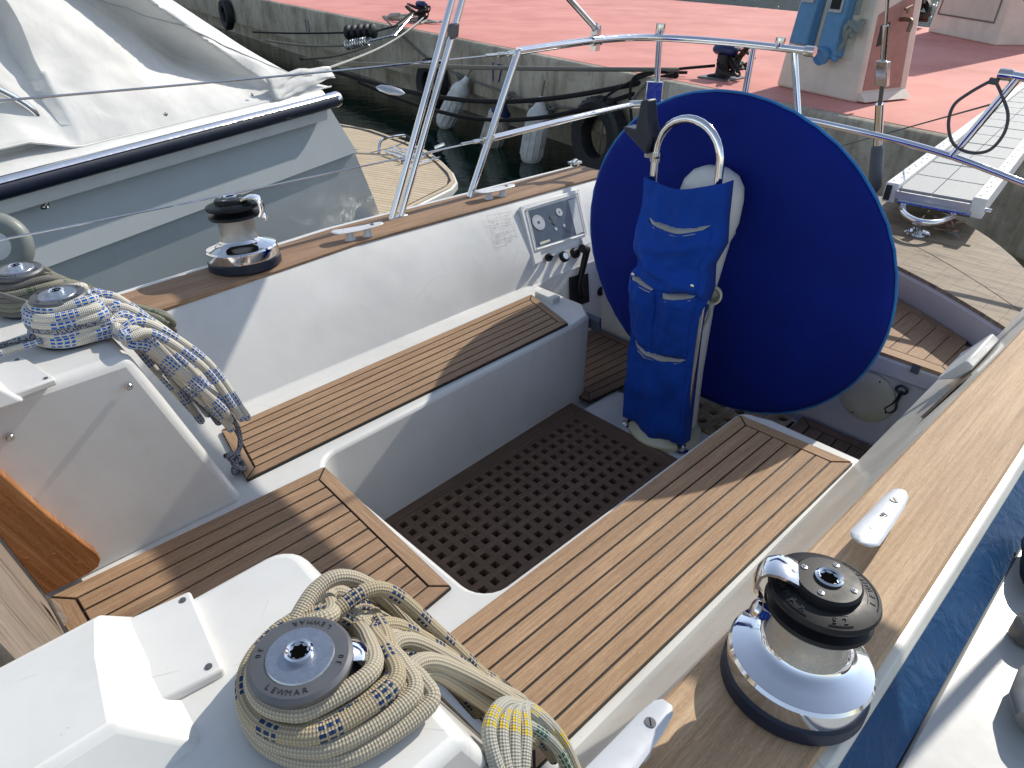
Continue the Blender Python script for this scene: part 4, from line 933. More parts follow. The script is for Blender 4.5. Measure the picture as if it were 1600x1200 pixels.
# folded bimini: twin legs, strut and canvas roll
bim = thing('folded_bimini', (1.55, 1.14, .30), 'folded sun shade on paired slanting steel legs rising from the far rail', 'bimini')
for sy in (1, -1):
    yb = 2.205 if sy > 0 else .085
    for dx in (0, .042):
        a = Vector((1.53+dx, yb, .295)); b = Vector((2.06+dx*.6, yb-.10*sy, 1.30))
        if sy > 0: b = Vector((1.99+dx*1.2, 2.20, 1.30))
        else: a.x += .9; b = Vector((2.12, .03, 1.30)); a.y = -.22; a.z = .203
        mb = MB(); mb.tube([a, b], .0125, 14); lg = mb.build('leg', CHROME, bim, ang=60)
        if dx == 0 and sy > 0:
            mb = MB(); mb.box(1.525, 1.60, 2.19, 2.222, .292, .305); mb.build('foot_plate', STEEL, lg, bevel=.003)
            c = a.lerp(b, .62); mb = MB(); mb.hull([c+Vector((.028, -.016, -.02)), c+Vector((.064, -.016, -.01)), c+Vector((.064, .016, -.01)), c+Vector((.028, .016, -.02))], [c+Vector((.036, -.016, .03)), c+Vector((.072, -.016, .04)), c+Vector((.072, .016, .04)), c+Vector((.036, .016, .03))]); mb.build('slider', GREYM, lg, bevel=.006)
mb = MB(); mb.tube([(2.68, 2.20, .885), (2.665, 2.20, .90)], .017, 12); mb.tube([(2.67, 2.20, .893), (2.06, 2.20, 1.29)], .0125, 14); mb.build('strut', CHROME, bim)
mb = MB(); G = [[(2.135+.085*math.cos(a)*(1+.1*noise.noise(Vector((k*.5, a, 0)))), .0+k*.05, 1.31+.100*math.sin(a)*(1+.1*noise.noise(Vector((k*.4, a, 3))))) for a in [2*math.pi*i/20 for i in range(20)]] for k in range(45)]
mb.loft(G); mb.build('rolled_canvas', CANVB, bim)
# backstay with turnbuckle and boot
bs = thing('backstay', (3.62, 1.19, .15), 'steel backstay rod with a turnbuckle and grey boot, right of the blue wheel cover', 'backstay')
Bq = [atx(1363, 322, 3.60), atx(1390, -60, 3.25)]
foot = Vector((3.60, 1.18, .145)); a = atx(1367, 290, 3.55); b = atx(1371, 232, 3.50); c = atx(1375, 162, 3.44); d_ = atx(1379, 130, 3.40); e = atx(1380, 95, 3.36); f_ = atx(1384, 40, 3.3); g = f_+(f_-e)*14
mb = MB(); mb.tube([foot, a], .014, 10); mb.build('toggle', STEEL, bs)
mb = MB(); mb.tube([a-Vector((0, 0, .03)), a, b, b+(c-b)*.1], [.018, .030, .026, .018], 16); mb.build('rubber_boot', GREYP, bs)
mb = MB(); mb.tube([b, c], .0185, 18); mb.build('turnbuckle', CHROME, bs)
mb = MB(); mb.tube([c, d_], .009, 10); mb.build('threaded_stud', GREYM, bs)
mb = MB(); mb.tube([d_, e], .015, 12); mb.hull([d_+Vector((-.02, -.025, -.01)), d_+Vector((-.02, .025, -.01)), e+Vector((-.02, .025, -.0)), e+Vector((-.02, -.025, 0))], [d_+Vector((.02, -.025, -.01)), d_+Vector((.02, .025, -.01)), e+Vector((.02, .025, -.0)), e+Vector((.02, -.025, 0))]); mb.build('clevis', STEEL, bs, bevel=.004)
mb = MB(); mb.tube([e, f_], .012, 10); mb.tube([f_, g], .0065, 10); mb.build('stay_wire', STEEL, bs)
# fitting at the right edge, on the side deck
ft = thing('deck_block', (1.14, -.07, .203), 'grey metal deck block with a round pin at the right edge of the side deck', 'deck block')
mb = MB(); mb.loft([[(x, -.105+hw*math.cos(2*math.pi*k/16), .235+.022*math.sin(2*math.pi*k/16)) for k in range(16)] for x, hw in ((.98, .004), (.985, .03), (1.02, .048), (1.08, .05), (1.13, .035), (1.15, .02))]); mb.build('block_body', plain('grey_alloy', (.30, .30, .29), .4, .6), ft)
mb = MB(); mb.lathe([(.026, 0), (.026, .03), (.020, .036), (.012, .030), (.004, .030)], 24, 0, T(1.185, -.048, .21)); mb.build('pin_boss', plain('brown_alloy', (.22, .19, .17), .4, .6), ft)
mb = MB(); mb.tube(spline([(1.42, -.0, .23), (1.37, -.008, .245), (1.32, -.022, .235), (1.30, -.05, .23)], 6), .024, 14); mb.build('loose_bag', BLACKM, ft)
# ================================================================== QUAY AND WATER
t = NT('harbour_water'); v_ = t.map()
t.base(t.ramp(t.noise(v_, .4, 3), [(.3, (.002, .014, .010)), (.7, (.004, .024, .017))]))
t.set(Roughness=.04, IOR=1.33, Specular_IOR_Level=.5)
wv1 = t.noise(t.map(scale=(1, 1, 1)), 2.2, 4, .5, .6); wv2 = t.noise(v_, 9, 3, .5)
sx = t.n('ShaderNodeSeparateXYZ'); t.l(t.tc.outputs['Object'], sx.inputs[0])
calm = t.n('ShaderNodeMapRange'); calm.inputs['From Min'].default_value = 12; calm.inputs['From Max'].default_value = 20; calm.inputs['To Min'].default_value = .07; calm.inputs['To Max'].default_value = 2.2; t.l(sx.outputs[0], calm.inputs['Value'])
t.bump(t.math('MULTIPLY', t.math('ADD', wv1, t.math('MULTIPLY', wv2, .25)), calm.outputs[0]), 1.0, .15)
mb = MB(); mb.add([(-60, -150, WATER), (400, -150, WATER), (400, 300, WATER), (-60, 300, WATER)], [(0, 1, 2, 3)]); mb.build('water', t.m, kind='structure')
t = NT('unseen_hill_scrub'); v_ = t.map(); t.base(t.ramp(t.noise(v_, .05, 8, .7), [(.35, (.012, .022, .010)), (.6, (.035, .045, .022)), (.75, (.11, .10, .08))])); t.set(Roughness=.95); UNSEEN_HILL = t.m
mb = MB(); G = []
for i in range(90):
    a_ = R_(-60+2.2*i); row = []
    for j in range(10):
        r_ = 150+j*16; h_ = (24+16*noise.noise(Vector((i*.11, 3, 0)))+8*noise.noise(Vector((i*.4, j*.3, 1))))*math.sin(math.pi*.5*min(1, j/6)); row.append((r_*math.cos(a_), r_*math.sin(a_), WATER-.3+h_))
    G.append(row)
mb.grid(G); mb.build('unseen_hills', UNSEEN_HILL, kind='structure')  # unseen hills, added so their reflection darkens the far water
QE = Vector((7.43, 1.93, 0)); QD = Vector((.187, .982, 0)).normalized(); QN = Vector((-QD.y, QD.x, 0))   # QN towards us
def q(s, d, z): p = QE+QD*s-QN*d; return (p.x, p.y, z)
t = NT('stained_concrete'); v_ = t.map()
a = t.noise(v_, 1.1, 8, .7); b = t.noise(t.map(scale=(2.2, 2.2, .35)), 2.2, 6, .7)
col = t.ramp(a, [(.3, srgb(140, 130, 114)), (.5, srgb(178, 168, 150)), (.7, srgb(205, 197, 180))])
col = t.mix(t.ramp(b, [(.5, 0.), (.72, .7)]), col, srgb(104, 86, 66)); 
gz = t.n('ShaderNodeSeparateXYZ'); t.l(t.tc.outputs['Object'], gz.inputs[0])
col = t.mix(t.ramp(t.noise(v_, 14, 4), [(.55, 0.), (.8, .4)]), col, srgb(60, 54, 46))
t.base(col); t.set(Roughness=.9); t.bump(t.noise(v_, 30, 6, .7), .5, .01); CONC = t.m
t = NT('quay_red_paint'); v_ = t.map()
a = t.noise(v_, .8, 8, .65); b = t.noise(v_, 22, 4, .7)
col = t.ramp(a, [(.3, srgb(204, 126, 114)), (.55, srgb(222, 147, 134)), (.75, srgb(230, 162, 148))])
col = t.mix(t.ramp(b, [(.56, 0.), (.75, .15)]), col, srgb(190, 118, 106)); col = t.mix(t.ramp(t.noise(t.map(scale=(1, .2, 1)), 2.5, 5), [(.6, 0.), (.75, .3)]), col, srgb(178, 116, 106))
t.base(col); t.set(Roughness=.75); t.bump(b, .1, .005); RED = t.m
mb = MB()
prof = [(1.2, WATER-.5), (1.2, -1.1), (.02, -1.1), (0, -1.06), (0, -.30), (.015, -.268), (.045, -.252), (.30, -.25), (.9, -.25), (.9, WATER-.5)]
ss = [-12+.9*i for i in range(66)]
mb.loft([[q(s, d, z) for d, z in prof] for s in ss])
mb.build('quay_wall', CONC, kind='structure', ang=50)
mb = MB()
far_edge = [(14.5, -9), (16.6, 1.5), (17.47, 3.84), (18.29, 5.99), (19.9, 9.2), (20.6, 12), (21.5, 17), (24, 30), (28, 46)]
near_edge = [q(s, .13, 0)[:2] for s in (-12, 0, 5, 10, 20, 30, 45)]
mb.prism(near_edge+far_edge[::-1], -.35, -.246, 0); mb.build('quay_pavement', RED, kind='structure', ang=50)
mb = MB()
for s in (-6, -1.6, 12.15, 22): mb.add([q(s, -.003, -1.08), q(s+.02, -.003, -1.08), q(s+.02, -.003, -.28), q(s, -.003, -.28)], [(0, 1, 2, 3)])
mb.build('joint', plain('joint_dark', (.03, .025, .02), .9), kind='structure') if False else None
# numbers painted on the quay wall
BLUEP = plain('blue_wall_paint', (.015, .035, .12), .7, 0, .4, 8)
def wallM(p, roll=0): return Matrix((( -QD.x, 0, QN.x, p[0]), (-QD.y, 0, QN.y, p[1]), (0, 1, 0, p[2]), (0, 0, 0, 1)))
for txt, s, z in (('17', 7.55, -.66), ('11', 16.55, -.66)):
    mb = MB()
    for i, ch in enumerate(txt): glyph(mb, ch, .42, wallM(q(s-.11*(i*2-1), -.004, z)) , 0, .001)
    mb.build('berth_number', BLUEP, label=f'blue number {txt} painted on the concrete quay wall', cat='painted number', group='berth numbers on the quay wall')
# ---- fenders and tyres on the quay wall
def fender(a, b, r, label, mats=(FEND,), capm=None):
    a, b = Vector(a)+QN*(.22), Vector(b)+QN*.28; L = (b-a).length
    t = thing('hanging_fender', b, label, 'fender', 'fenders hung from the quay wall')
    M = frame(a, b-a)
    mb = MB(); mb.lathe([(r*.85, L*.20), (r, L*.27), (r*.93, L*.33), (r, L*.4), (r*.99, L*.86), (r*.85, L*.94), (r*.5, L*.99), (.01, L)], 24, 0, M, cap=False)
    for k in range(12):
        an = k*math.pi/6; mb.tube([M @ Vector((r*.99*math.cos(an), r*.99*math.sin(an), z)) for z in (L*.4, L*.6, L*.86)], .012, 6)
    mb.build('body', mats[0], t, ang=60)
    mb = MB(); mb.lathe([(.02, -.02), (.045, 0), (.06, L*.06), (r*.55, L*.14), (r*.87, L*.21)], 24, 0, M, cap=False); mb.build('neck', capm or mats[0], t, ang=60)
    if capm: mb = MB(); mb.lathe([(r*1.0, L*.86), (r*.86, L*.945), (r*.5, L*.995), (.01, L*1.003)], 24, 0, M, cap=False); mb.build('end_cap', capm, t)
    mb = MB(); mb.tube([M @ Vector((0, 0, 0)), M @ Vector((0, 0, -.12)), M @ Vector((0.03, 0, -.25))], .013, 6); mb.build('lanyard', ROPEO, t)
fender((9.05, 10.05, -.80), (9.11, 10.78, -1.74), .175, 'leftmost white fender on the quay wall, left of the painted 17')
fender((8.74, 8.79, -1.0), (8.81, 9.17, -1.82), .20, 'stained middle fender with dark blue ends on the quay wall', (FENDY,), BCAP)
fender((8.54, 7.77, -.77), (8.58, 7.96, -1.80), .18, 'rightmost long white fender, below a knotted rope on the quay wall')
def tyre(s, z, R, label):
    mb = MB(); c = Vector(q(s, -.17, z)); M = frame(c, QN, (0, 0, 1))
    mb.lathe([(R*.55, -.10), (R*.9, -.13), (R, -.09), (R*1.02, 0), (R, .09), (R*.9, .13), (R*.55, .10), (R*.52, .05), (R*.52, -.05), (R*.55, -.10)], 40, 0, M, cap=False)
    for k in range(30):
        a = k*2*math.pi/30; mb.box(R*1.005, R*1.03, -.02, .02, -.08, .08, 0, M @ Matrix.Rotation(a, 4, 'Z'))
    mb.build('old_tyre', BLACKM, label=label, cat='tyre', group='tyres hung as fenders on the quay wall')
tyre(9.55, -1.10, .46, 'black tyre on the quay wall behind the slanting chrome legs'); tyre(4.62, -1.10, .52, 'black tyre on the quay wall just left of the blue wheel cover'); _p = onp(362, 22, 0, QN, QE); tyre((_p-QE).dot(QD), _p.z, .45, 'black tyre shape standing in for a dark dome, far left behind the white boat cover')  # third tyre is a stand-in added for a dark glossy dome
# rope strung along the wall with knots
mb = MB(); base = [(11.8, -.10), (10.2, -.62), (9.0, -.80), (8.2, -.86), (7.2, -.90), (6.3, -.94), (5.4, -.86), (4.6, -.80), (4.2, -.6), (3.9, -.3)]
P = [Vector(q(s, -.05, z)) for s, z in base]; mb.tube(spline(P, 8), .017, 8)
rr = random.Random(2)
for s0 in (8.6, 7.0, 6.35, 6.1, 5.85, 4.7, 4.55):
    c = Vector(q(s0, -.09, lerpt([(4, -.6), (5.4, -.86), (6.3, -.94), (8.2, -.86), (9, -.8)], s0)))
    for k in range(3): mb.tube(spline([c+Vector((rr.uniform(-.04, .04), rr.uniform(-.09, .09), rr.uniform(-.10, .06))) for _ in range(5)], 5, True), .014, 6, closed=True)
for s0, L in ((8.3, .5), (6.2, .35), (4.65, .5)): mb.tube([Vector(q(s0, -.08, -.9)), Vector(q(s0+.03, -.10, -.9-L))], .012, 6)
mb.build('slack_rope', ROPEO, ang=180, label='old grey rope with knots strung along the quay wall above the fenders', cat='rope')
# ---- bollards
def bollard(x, y, label, sc=1):
    t = thing('bollard', (x, y, -.246), label, 'bollard', 'blue-capped bollards on the quay')
    M = T(x, y, -.246) @ Matrix.Scale(sc, 4)
    mb = MB(); mb.box(-.22, .22, -.22, .22, 0, .02, M=M); mb.build('base_plate', GREYM, t, bevel=.004)
    mb = MB(); mb.lathe([(.12, .02), (.09, .06), (.08, .2), (.085, .28)], 20, 0, M); mb.build('post', BLACKM, t)
    mb = MB(); mb.loft([[(xx, r*math.cos(2*math.pi*k/16), .33+r*.8*math.sin(2*math.pi*k/16)) for k in range(16)] for xx, r in ((-.17, .03), (-.16, .06), (-.12, .08), (.12, .08), (.16, .06), (.17, .03))], M=M @ Matrix.Rotation(R_(80), 4, 'Z')); mb.build('cap', BCAP, t, ang=60)
    return t
bollard(10.62, 13.55, 'blue-capped bollard far left on the red quay, with a pile of chains'); bollard(8.82, 5.12, 'blue-capped bollard wrapped in black chain, just above the blue wheel cover')
def chain(P, r, link, mat, nm, label=None, cat=None, parent=None, group=None):
    P = [Vector(p) for p in P]; mb = MB(); d = 0; L = [0]
    for a, b in zip(P, P[1:]): L.append(L[-1]+(b-a).length)
    n = int(L[-1]/(link*.72)); 
    for i in range(n):
        s = (i+.5)*L[-1]/n; k = max(j for j in range(len(L)) if L[j] <= s); k = min(k, len(P)-2); c = P[k].lerp(P[k+1], (s-L[k])/(L[k+1]-L[k])); ax = (P[k+1]-P[k])
        M = frame(c, ax.cross(Vector((0, 0, 1)) if i % 2 else ax.cross(Vector((0, 0, 1)))) , ax) @ (Matrix.Rotation(math.pi/2, 4, 'X') if i % 2 else Matrix.Identity(4))
        mb.tube([M @ Vector((link*.5*math.cos(a)*1.0, link*.28*math.sin(a), 0)) for a in [2*math.pi*j/10 for j in range(10)]], r, 5, closed=True)
    return mb.build(nm, mat, parent, label=label, cat=cat, group=group)
DST = plain('rusty_dark_steel', (.05, .045, .04), .55, .6, .4, 30)
def wob(c, n, sx, sy, sz, seed):
    r = random.Random(seed); return spline([Vector(c)+Vector((r.uniform(-sx, sx), r.uniform(-sy, sy), r.uniform(0, sz))) for _ in range(n)], 5)
chain(wob((8.80, 5.05, -.235), 16, .22, .30, .42, 4), .016, .11, DST, 'chain_heap', 'dark chain heaped over the bollard above the blue wheel cover', 'chain')
chain(wob((10.55, 13.55, -.235), 14, .22, .30, .34, 6), .016, .12, DST, 'chain_heap', 'dark chain piled around the far left bollard', 'chain')
mb = MB(); P = wob((10.6, 14.2, -.23), 10, .35, .5, .12, 8); mb.tube(P, .03, 8); P = wob((10.35, 13.2, -.23), 6, .3, .35, .06, 9); mb.tube(P, .022, 8); mb.build('rope_heap', ROPET, ang=180, label='loose pale rope lying beside the far left bollard on the quay', cat='rope')
mb = MB(); mb.tube(spline([(8.6, 5.5, -.2), (8.15, 5.9, -.22), (8.02, 5.95, -.4), (8.0, 5.85, -.85)], 6), .02, 8); mb.tube(spline([(8.75, 5.2, -.1), (8.2, 5.75, -.2), (8.05, 6.3, -.5), (8.05, 6.5, -.75)], 6), .018, 8); mb.build('mooring_line', ROPED, ang=180, label='dark rope dropping over the quay edge from the bollard to the tyre', cat='rope')
# mooring chains, snubber and spring of the motorboat
WA = lambda u, v, off: onp(u, v, 0, QN, Vector((7.43, 1.93, 0))+QN*off)
bz = Vector((10.45, 13.6, -.05))
c_ = WA(590, 48, .5); chain([bz, WA(620, 40, .2), c_], .018, .13, DST, 'mooring_chain', 'dark chain from the far bollard to the black rubber snubber', 'chain', group='mooring chains')
d2 = WA(578, 64, .8); chain([bz, WA(615, 55, .35), d2], .016, .12, STEEL, 'mooring_chain', 'dark chain from the far bollard to the steel mooring spring', 'chain', group='mooring chains')
s1, s0 = WA(540, 51, .9), WA(588, 48, .5); mb = MB(); n = 33
for k in range(n): pass
pr = []; L = (s1-s0).length
for k in range(5):
    for f_, r_ in ((0, .06), (.25, .14), (.5, .16), (.75, .14)): pr.append((r_*.9, (k+f_)/5*L))
pr.append((.05, L)); mb.lathe(pr, 20, 0, frame(s0, s1-s0)); mb.build('rubber_snubber', BLACKM, label='black ribbed rubber snubber on the upper mooring line at the quay', cat='snubber')
s2, s3 = WA(576, 64, .8), WA(541, 71, 1.1); mb = MB(); M = frame(s2, s3-s2); L = (s3-s2).length
mb.tube([M @ Vector((.075*math.cos(a), .075*math.sin(a), a/(2*math.pi*9)*L)) for a in [2*math.pi*9*i/160 for i in range(161)]], .015, 6); mb.build('mooring_spring', STEEL, label='coiled steel mooring spring below the black rubber snubber', cat='spring')
def line(a, b, sag, r, mat, label, group='mooring lines over the water', nm='mooring_line', ang=180):
    a, b = Vector(a), Vector(b); mb = MB(); mb.tube([a.lerp(b, i/24)-Vector((0, 0, sag*math.sin(math.pi*i/24))) for i in range(25)], r, 8)
    return mb.build(nm, mat, label=label, cat='rope', group=group, ang=ang)
line(s1, WA(395, 50, 1.6), .02, .018, ROPED, 'dark line running left from the rubber snubber'); line(s3, WA(415, 63, 2.2), .05, .02, ROPEO, 'grey line running left from the steel spring')
line(WA(575, 72, 1.0), WA(470, 92, 3.2), .05, .02, ROPED, 'dark line just under the steel spring, going to the white boat')
bw = Vector((8.6, 5.3, -.15))
for k, (a, lab) in enumerate((((505, 98), 'top one of the dark lines stretched along the quay to the centre bollard'), ((512, 108), 'middle dark line with a metal block, along the quay'), ((560, 128), 'lowest dark line stretched along the quay'))):
    line(WA(*a, 3.2-k*.5), bw+Vector((-.2, .2, -.05*k)), (.02, .40, .55)[k], (.028, .034, .030)[k], (ROPEO, ROPED, ROPED)[k], lab)
mb = MB(); c = WA(610, 141, 2.6); M = frame(c, WA(640, 148, 2.4)-c); mb.loft([[(r*math.cos(2*math.pi*k/12), r*.5*math.sin(2*math.pi*k/12), z) for k in range(12)] for r, z in ((.01, -.2), (.05, -.14), (.07, 0), (.05, .14), (.01, .2))], M=M); mb.build('line_block', ALU, label='metal block on the dark mooring line above the swim platform', cat='block')
line(WA(508, 108, 4.0), bz+Vector((0, -.3, -.1)), .10, .014, ROPET, 'thin pale line from the white cover up to the far bollard')
# ---- power pedestals
PEDM = plain('pedestal_beige', srgb(222, 212, 196), .55, 0, .12, 4)
PEDP = plain('pedestal_panel', srgb(204, 196, 180), .5, 0, .1, 4)
def pedestal(A_, B_, D_, H, label, sockets):
    t = thing('power_pedestal', ((A_[0]+B_[0])/2, (A_[1]+B_[1])/2, -.246), label, 'power pedestal', 'power pedestals on the quay')
    A_, B_, D_ = [Vector((*p, -.246)) for p in (A_, B_, D_)]; u = (B_-A_).normalized(); W = (B_-A_).length; dv = Vector((-u.y, u.x, 0)); dv = dv if dv.dot(D_-B_) > 0 else -dv; Dp = (D_-B_).dot(dv)
    M = Matrix(((u.x, dv.x, 0, A_.x), (u.y, dv.y, 0, A_.y), (0, 0, 1, A_.z), (0, 0, 0, 1)))
    tp = .12*H
    V = lambda fx, fy, z: ((W/2)+(fx-.5)*(W-2*tp*z/H*.55), Dp/2+(fy-.5)*(Dp-2*tp*z/H*.55), z)
    mb = MB(); mb.hull([V(0, 0, 0), V(1, 0, 0), V(1, 1, 0), V(0, 1, 0)], [V(0, 0, H), V(1, 0, H), V(1, 1, H), V(0, 1, H)], M=M); mb.build('housing', PEDM, t, bevel=.03)
    return t, M, V, W, Dp
t, M, V, W, Dp = pedestal((8.79, 4.35), (8.41, 3.22), (9.29, 3.33), 2.6, 'beige power pedestal with blue sockets and a knotted hose, above the blue wheel cover', True)
mb = MB()
def fp(fx, z, o): p = Vector(V(fx, 0, z)); p.y -= o; return p
a = [fp(.10, .40, .012), fp(.86, .40, .012), fp(.86, 2.5, .012), fp(.10, 2.5, .012)]; b = [fp(.10, .40, -.01), fp(.86, .40, -.01), fp(.86, 2.5, -.01), fp(.10, 2.5, -.01)]
mb.hull(a, b, M=M); fpn = mb.build('front_panel', PEDP, t, bevel=.008)
for cx in (.24, .62):
    z0, z1 = (.50, 1.75)
    if cx > .5: z0 = .43
    mb = MB(); mb.hull([fp(cx-.115, z0, .14), fp(cx+.115, z0, .14), fp(cx+.115, z1, .10), fp(cx-.115, z1, .10)], [fp(cx-.135, z0-.02, .01), fp(cx+.135, z0-.02, .01), fp(cx+.135, z1, .01), fp(cx-.135, z1, .01)], M=M)
    so_ = mb.build('socket_box', LBLUE, t, bevel=.02)
    mb = MB(); mb.hull([fp(cx-.08, z0+.42, .150), fp(cx+.08, z0+.42, .150), fp(cx+.08, z0+.70, .145), fp(cx-.08, z0+.70, .145)], [fp(cx-.08, z0+.42, .13), fp(cx+.08, z0+.42, .13), fp(cx+.08, z0+.70, .12), fp(cx-.08, z0+.70, .12)], M=M); mb.build('window', GREYL, so_, bevel=.004)
    mb = MB(); mb.hull([fp(cx-.06, z0+.45, .156), fp(cx+.06, z0+.45, .156), fp(cx+.06, z0+.67, .151), fp(cx-.06, z0+.67, .151)], [fp(cx-.06, z0+.45, .14), fp(cx+.06, z0+.45, .14), fp(cx+.06, z0+.67, .13), fp(cx-.06, z0+.67, .13)], M=M); mb.build('breaker', BLACKP, so_)
mb = MB(); c = M @ fp(.62, .43, .16); mb.lathe([(.085, -.02), (.095, .0), (.095, .05), (.07, .055), (.065, .03)], 24, 0, frame(c, M.to_3x3() @ Vector((0, -1, -.2)))); mb.tube([M @ fp(.68, .44, .12), M @ fp(.76, .40, .12)], .03, 8); mb.build('plug_cap', LBLUE, t)
mb = MB(); k0 = M @ fp(.86, .72, .10)
mb.tube(spline([M @ fp(.93, 2.6, .10), M @ fp(.90, 1.8, .10), M @ fp(.88, 1.3, .11), M @ fp(.87, .84, .10)], 6), .022, 8); mb.tube(spline([M @ fp(.88, 2.6, .10), M @ fp(.86, 1.8, .11), M @ fp(.85, .84, .11)], 6), .018, 8)
rr = random.Random(12)
mb.tube(spline([k0+Vector((rr.uniform(-.05, .05), rr.uniform(-.08, .08), rr.uniform(-.12, .12))) for _ in range(9)], 6, True), .026, 8, closed=True); mb.tube([k0, M @ fp(.77, .50, .12)], .02, 8)
mb.build('knotted_hose', rope('grey_green_hose', (.30, .36, .33)), t)
mb = MB(); 
def sp(fy, z, o): p = Vector(V(1, fy, z)); p.x += o; return p
mb.hull([sp(.10, .12, .006), sp(.85, .12, .006), sp(.80, 1.05, .006), sp(.06, .85, .006)], [sp(.10, .12, -.01), sp(.85, .12, -.01), sp(.80, 1.05, -.01), sp(.06, .85, -.01)], M=M); mb.build('side_recess', plain('recess_pink_reflection', srgb(168, 128, 116), .6), t)  # pink-brown reflection on the recess is put into its base colour
mb = MB(); mb.hull([sp(.16, .55, .012), sp(.34, .58, .012), sp(.34, .78, .012), sp(.16, .75, .012)], [sp(.16, .55, 0), sp(.34, .58, 0), sp(.34, .78, 0), sp(.16, .75, 0)], M=M); mb.build('outlet', BLACKM, t)
mb = MB(); mb.tube(spline([M @ sp(.55, .80, 0), M @ sp(.55, .80, .14), M @ sp(.50, .70, .16)], 5), .022, 10); mb.tube([M @ sp(.55, .86, .08), M @ sp(.55, .92, .08)], .015, 8); mb.tube([M @ sp(.48, .90, .08), M @ sp(.62, .93, .08)], .014, 8); mb.build('water_tap', plain('old_brass', (.25, .18, .12), .4, .8), t)
mb = MB(); mb.hull([sp(.05, .02, .10), sp(.95, .02, .10), sp(.95, .10, .02), sp(.05, .10, .02)], [sp(.05, .02, 0), sp(.95, .02, 0), sp(.95, .10, 0), sp(.05, .10, 0)], M=M); mb.build('ledge', PEDM, t)
t, M, V, W, Dp = pedestal((17.2, 5.5), (15.61, 3.84), (16.9, 3.5), 4.2, 'beige power pedestal at the top right corner, by the far edge of the quay', False)
mb = MB(); mb.hull([fp(.08, .35, .012), fp(.90, .35, .012), fp(.90, 1.45, .012), fp(.08, 1.45, .012)], [fp(.08, .35, -.01), fp(.90, .35, -.01), fp(.90, 1.45, -.01), fp(.08, 1.45, -.01)], M=M); pl_ = mb.build('lower_panel', PEDP, t, bevel=.02)
mb = MB()
e4 = [M @ fp(*k, .016) for k in ((.075, .34), (.905, .34), (.905, 1.46), (.075, 1.46))]; 
mb.tube([e4[0].lerp(e4[1], i/3) for i in range(3)]+[e4[1].lerp(e4[2], i/3) for i in range(3)]+[e4[2].lerp(e4[3], i/3) for i in range(3)]+[e4[3].lerp(e4[0], i/3) for i in range(3)], .012, 6, closed=True); mb.build('panel_gasket', GREYM, pl_)
mb = MB(); mb.hull([fp(.08, 1.52, .012), fp(.90, 1.52, .012), fp(.90, 2.6, .012), fp(.08, 2.6, .012)], [fp(.08, 1.52, -.01), fp(.90, 1.52, -.01), fp(.90, 2.6, -.01), fp(.08, 2.6, -.01)], M=M); mb.build('upper_panel', PEDP, t, bevel=.02)
mb = MB(); mb.hull([sp(.2, .7, .012), sp(.34, .7, .012), sp(.34, 1.1, .012), sp(.2, 1.1, .012)], [sp(.2, .7, 0), sp(.34, .7, 0), sp(.34, 1.1, 0), sp(.2, 1.1, 0)], M=M); mb.build('outlet', BLACKM, t)
mb = MB(); mb.tube([M @ sp(.5, 1.0, 0), M @ sp(.5, 1.0, .3)], .035, 8); mb.tube([M @ sp(.5, 1.1, .2), M @ sp(.5, 1.0, .2)], .05, 8); mb.build('water_tap', DST, t)
# dark heap of net and chain at the far quay edge
mb = MB(); rr = random.Random(21)
for k in range(9): mb.tube(spline([Vector((17.9, 6.9, -.2))+Vector((rr.uniform(-.35, .35), rr.uniform(-1.1, .9), rr.uniform(0, .55))) for _ in range(6)], 5), .06, 6)
mb.build('chain_heap', DST, label='dark heap of chain and line at the far edge of the quay between the pedestals', cat='chain')
# ================================================================== GANGWAY
gw = thing('gangway', (3.4, .9, .25), 'white aluminium gangway with a ribbed deck, resting between the yacht stern and the quay', 'gangway')
GA = Vector((3.42, 1.085, .31)); GD = Vector((5.05, .66, -.17)).normalized(); GS = Vector((GD.y, -GD.x, 0)).normalized(); GL = 5.4
GM = Matrix(((GD.x, GS.x, 0, GA.x), (GD.y, GS.y, 0, GA.y), (GD.z, 0, 1, GA.z), (0, 0, 0, 1)))
for y0, y1 in ((0, .055), (.345, .40)):
    mb = MB(); mb.box(0, GL, y0, y1, -.085, 0, M=GM); r_ = mb.build('side_rail', ALUW, gw, bevel=.004)
    for k in range(20):
        mb = MB(); mb.lathe([(.004, 0), (.004, .002)], 8, 0, GM @ T(.05+k*.07+.02*(k % 3), y0+.02+.012*(k % 2), 0)); mb.build('rivet', GREYM, r_)
t = NT('ribbed_deck'); sx = t.n('ShaderNodeSeparateXYZ'); t.l(t.tc.outputs['UV'], sx.inputs[0])
wv = t.math('SINE', t.math('MULTIPLY', sx.outputs[0], 6.2832/.016))
t.base(t.ramp(wv, [(.0, srgb(160, 160, 158)), (.35, srgb(215, 215, 210)), (.8, srgb(232, 232, 226))])); t.set(Roughness=.55); t.bump(wv, .6, .004)
for k in range(15):
    x0 = .012+k*.36
    for y0, y1 in ((.058, .188), (.192, .342)):
        mb = MB(); V_ = [(x, y, z) for z in (-.03, -.018) for y in (y0, y1) for x in (x0, x0+.335)]
        fs = [(4, 5, 7, 6), (0, 1, 5, 4), (2, 6, 7, 3), (0, 4, 6, 2), (1, 3, 7, 5)]
        mb.add(V_, fs, 0, [[(V_[i][0], V_[i][1]) for i in f] for f in fs], smooth=False, M=GM); mb.build('deck_panel', t.m, gw)
for k in range(16):
    mb = MB(); mb.box(-.012+k*.36, .010+k*.36, .05, .35, -.06, -.028, M=GM); mb.build('cross_bar', ALU, gw)
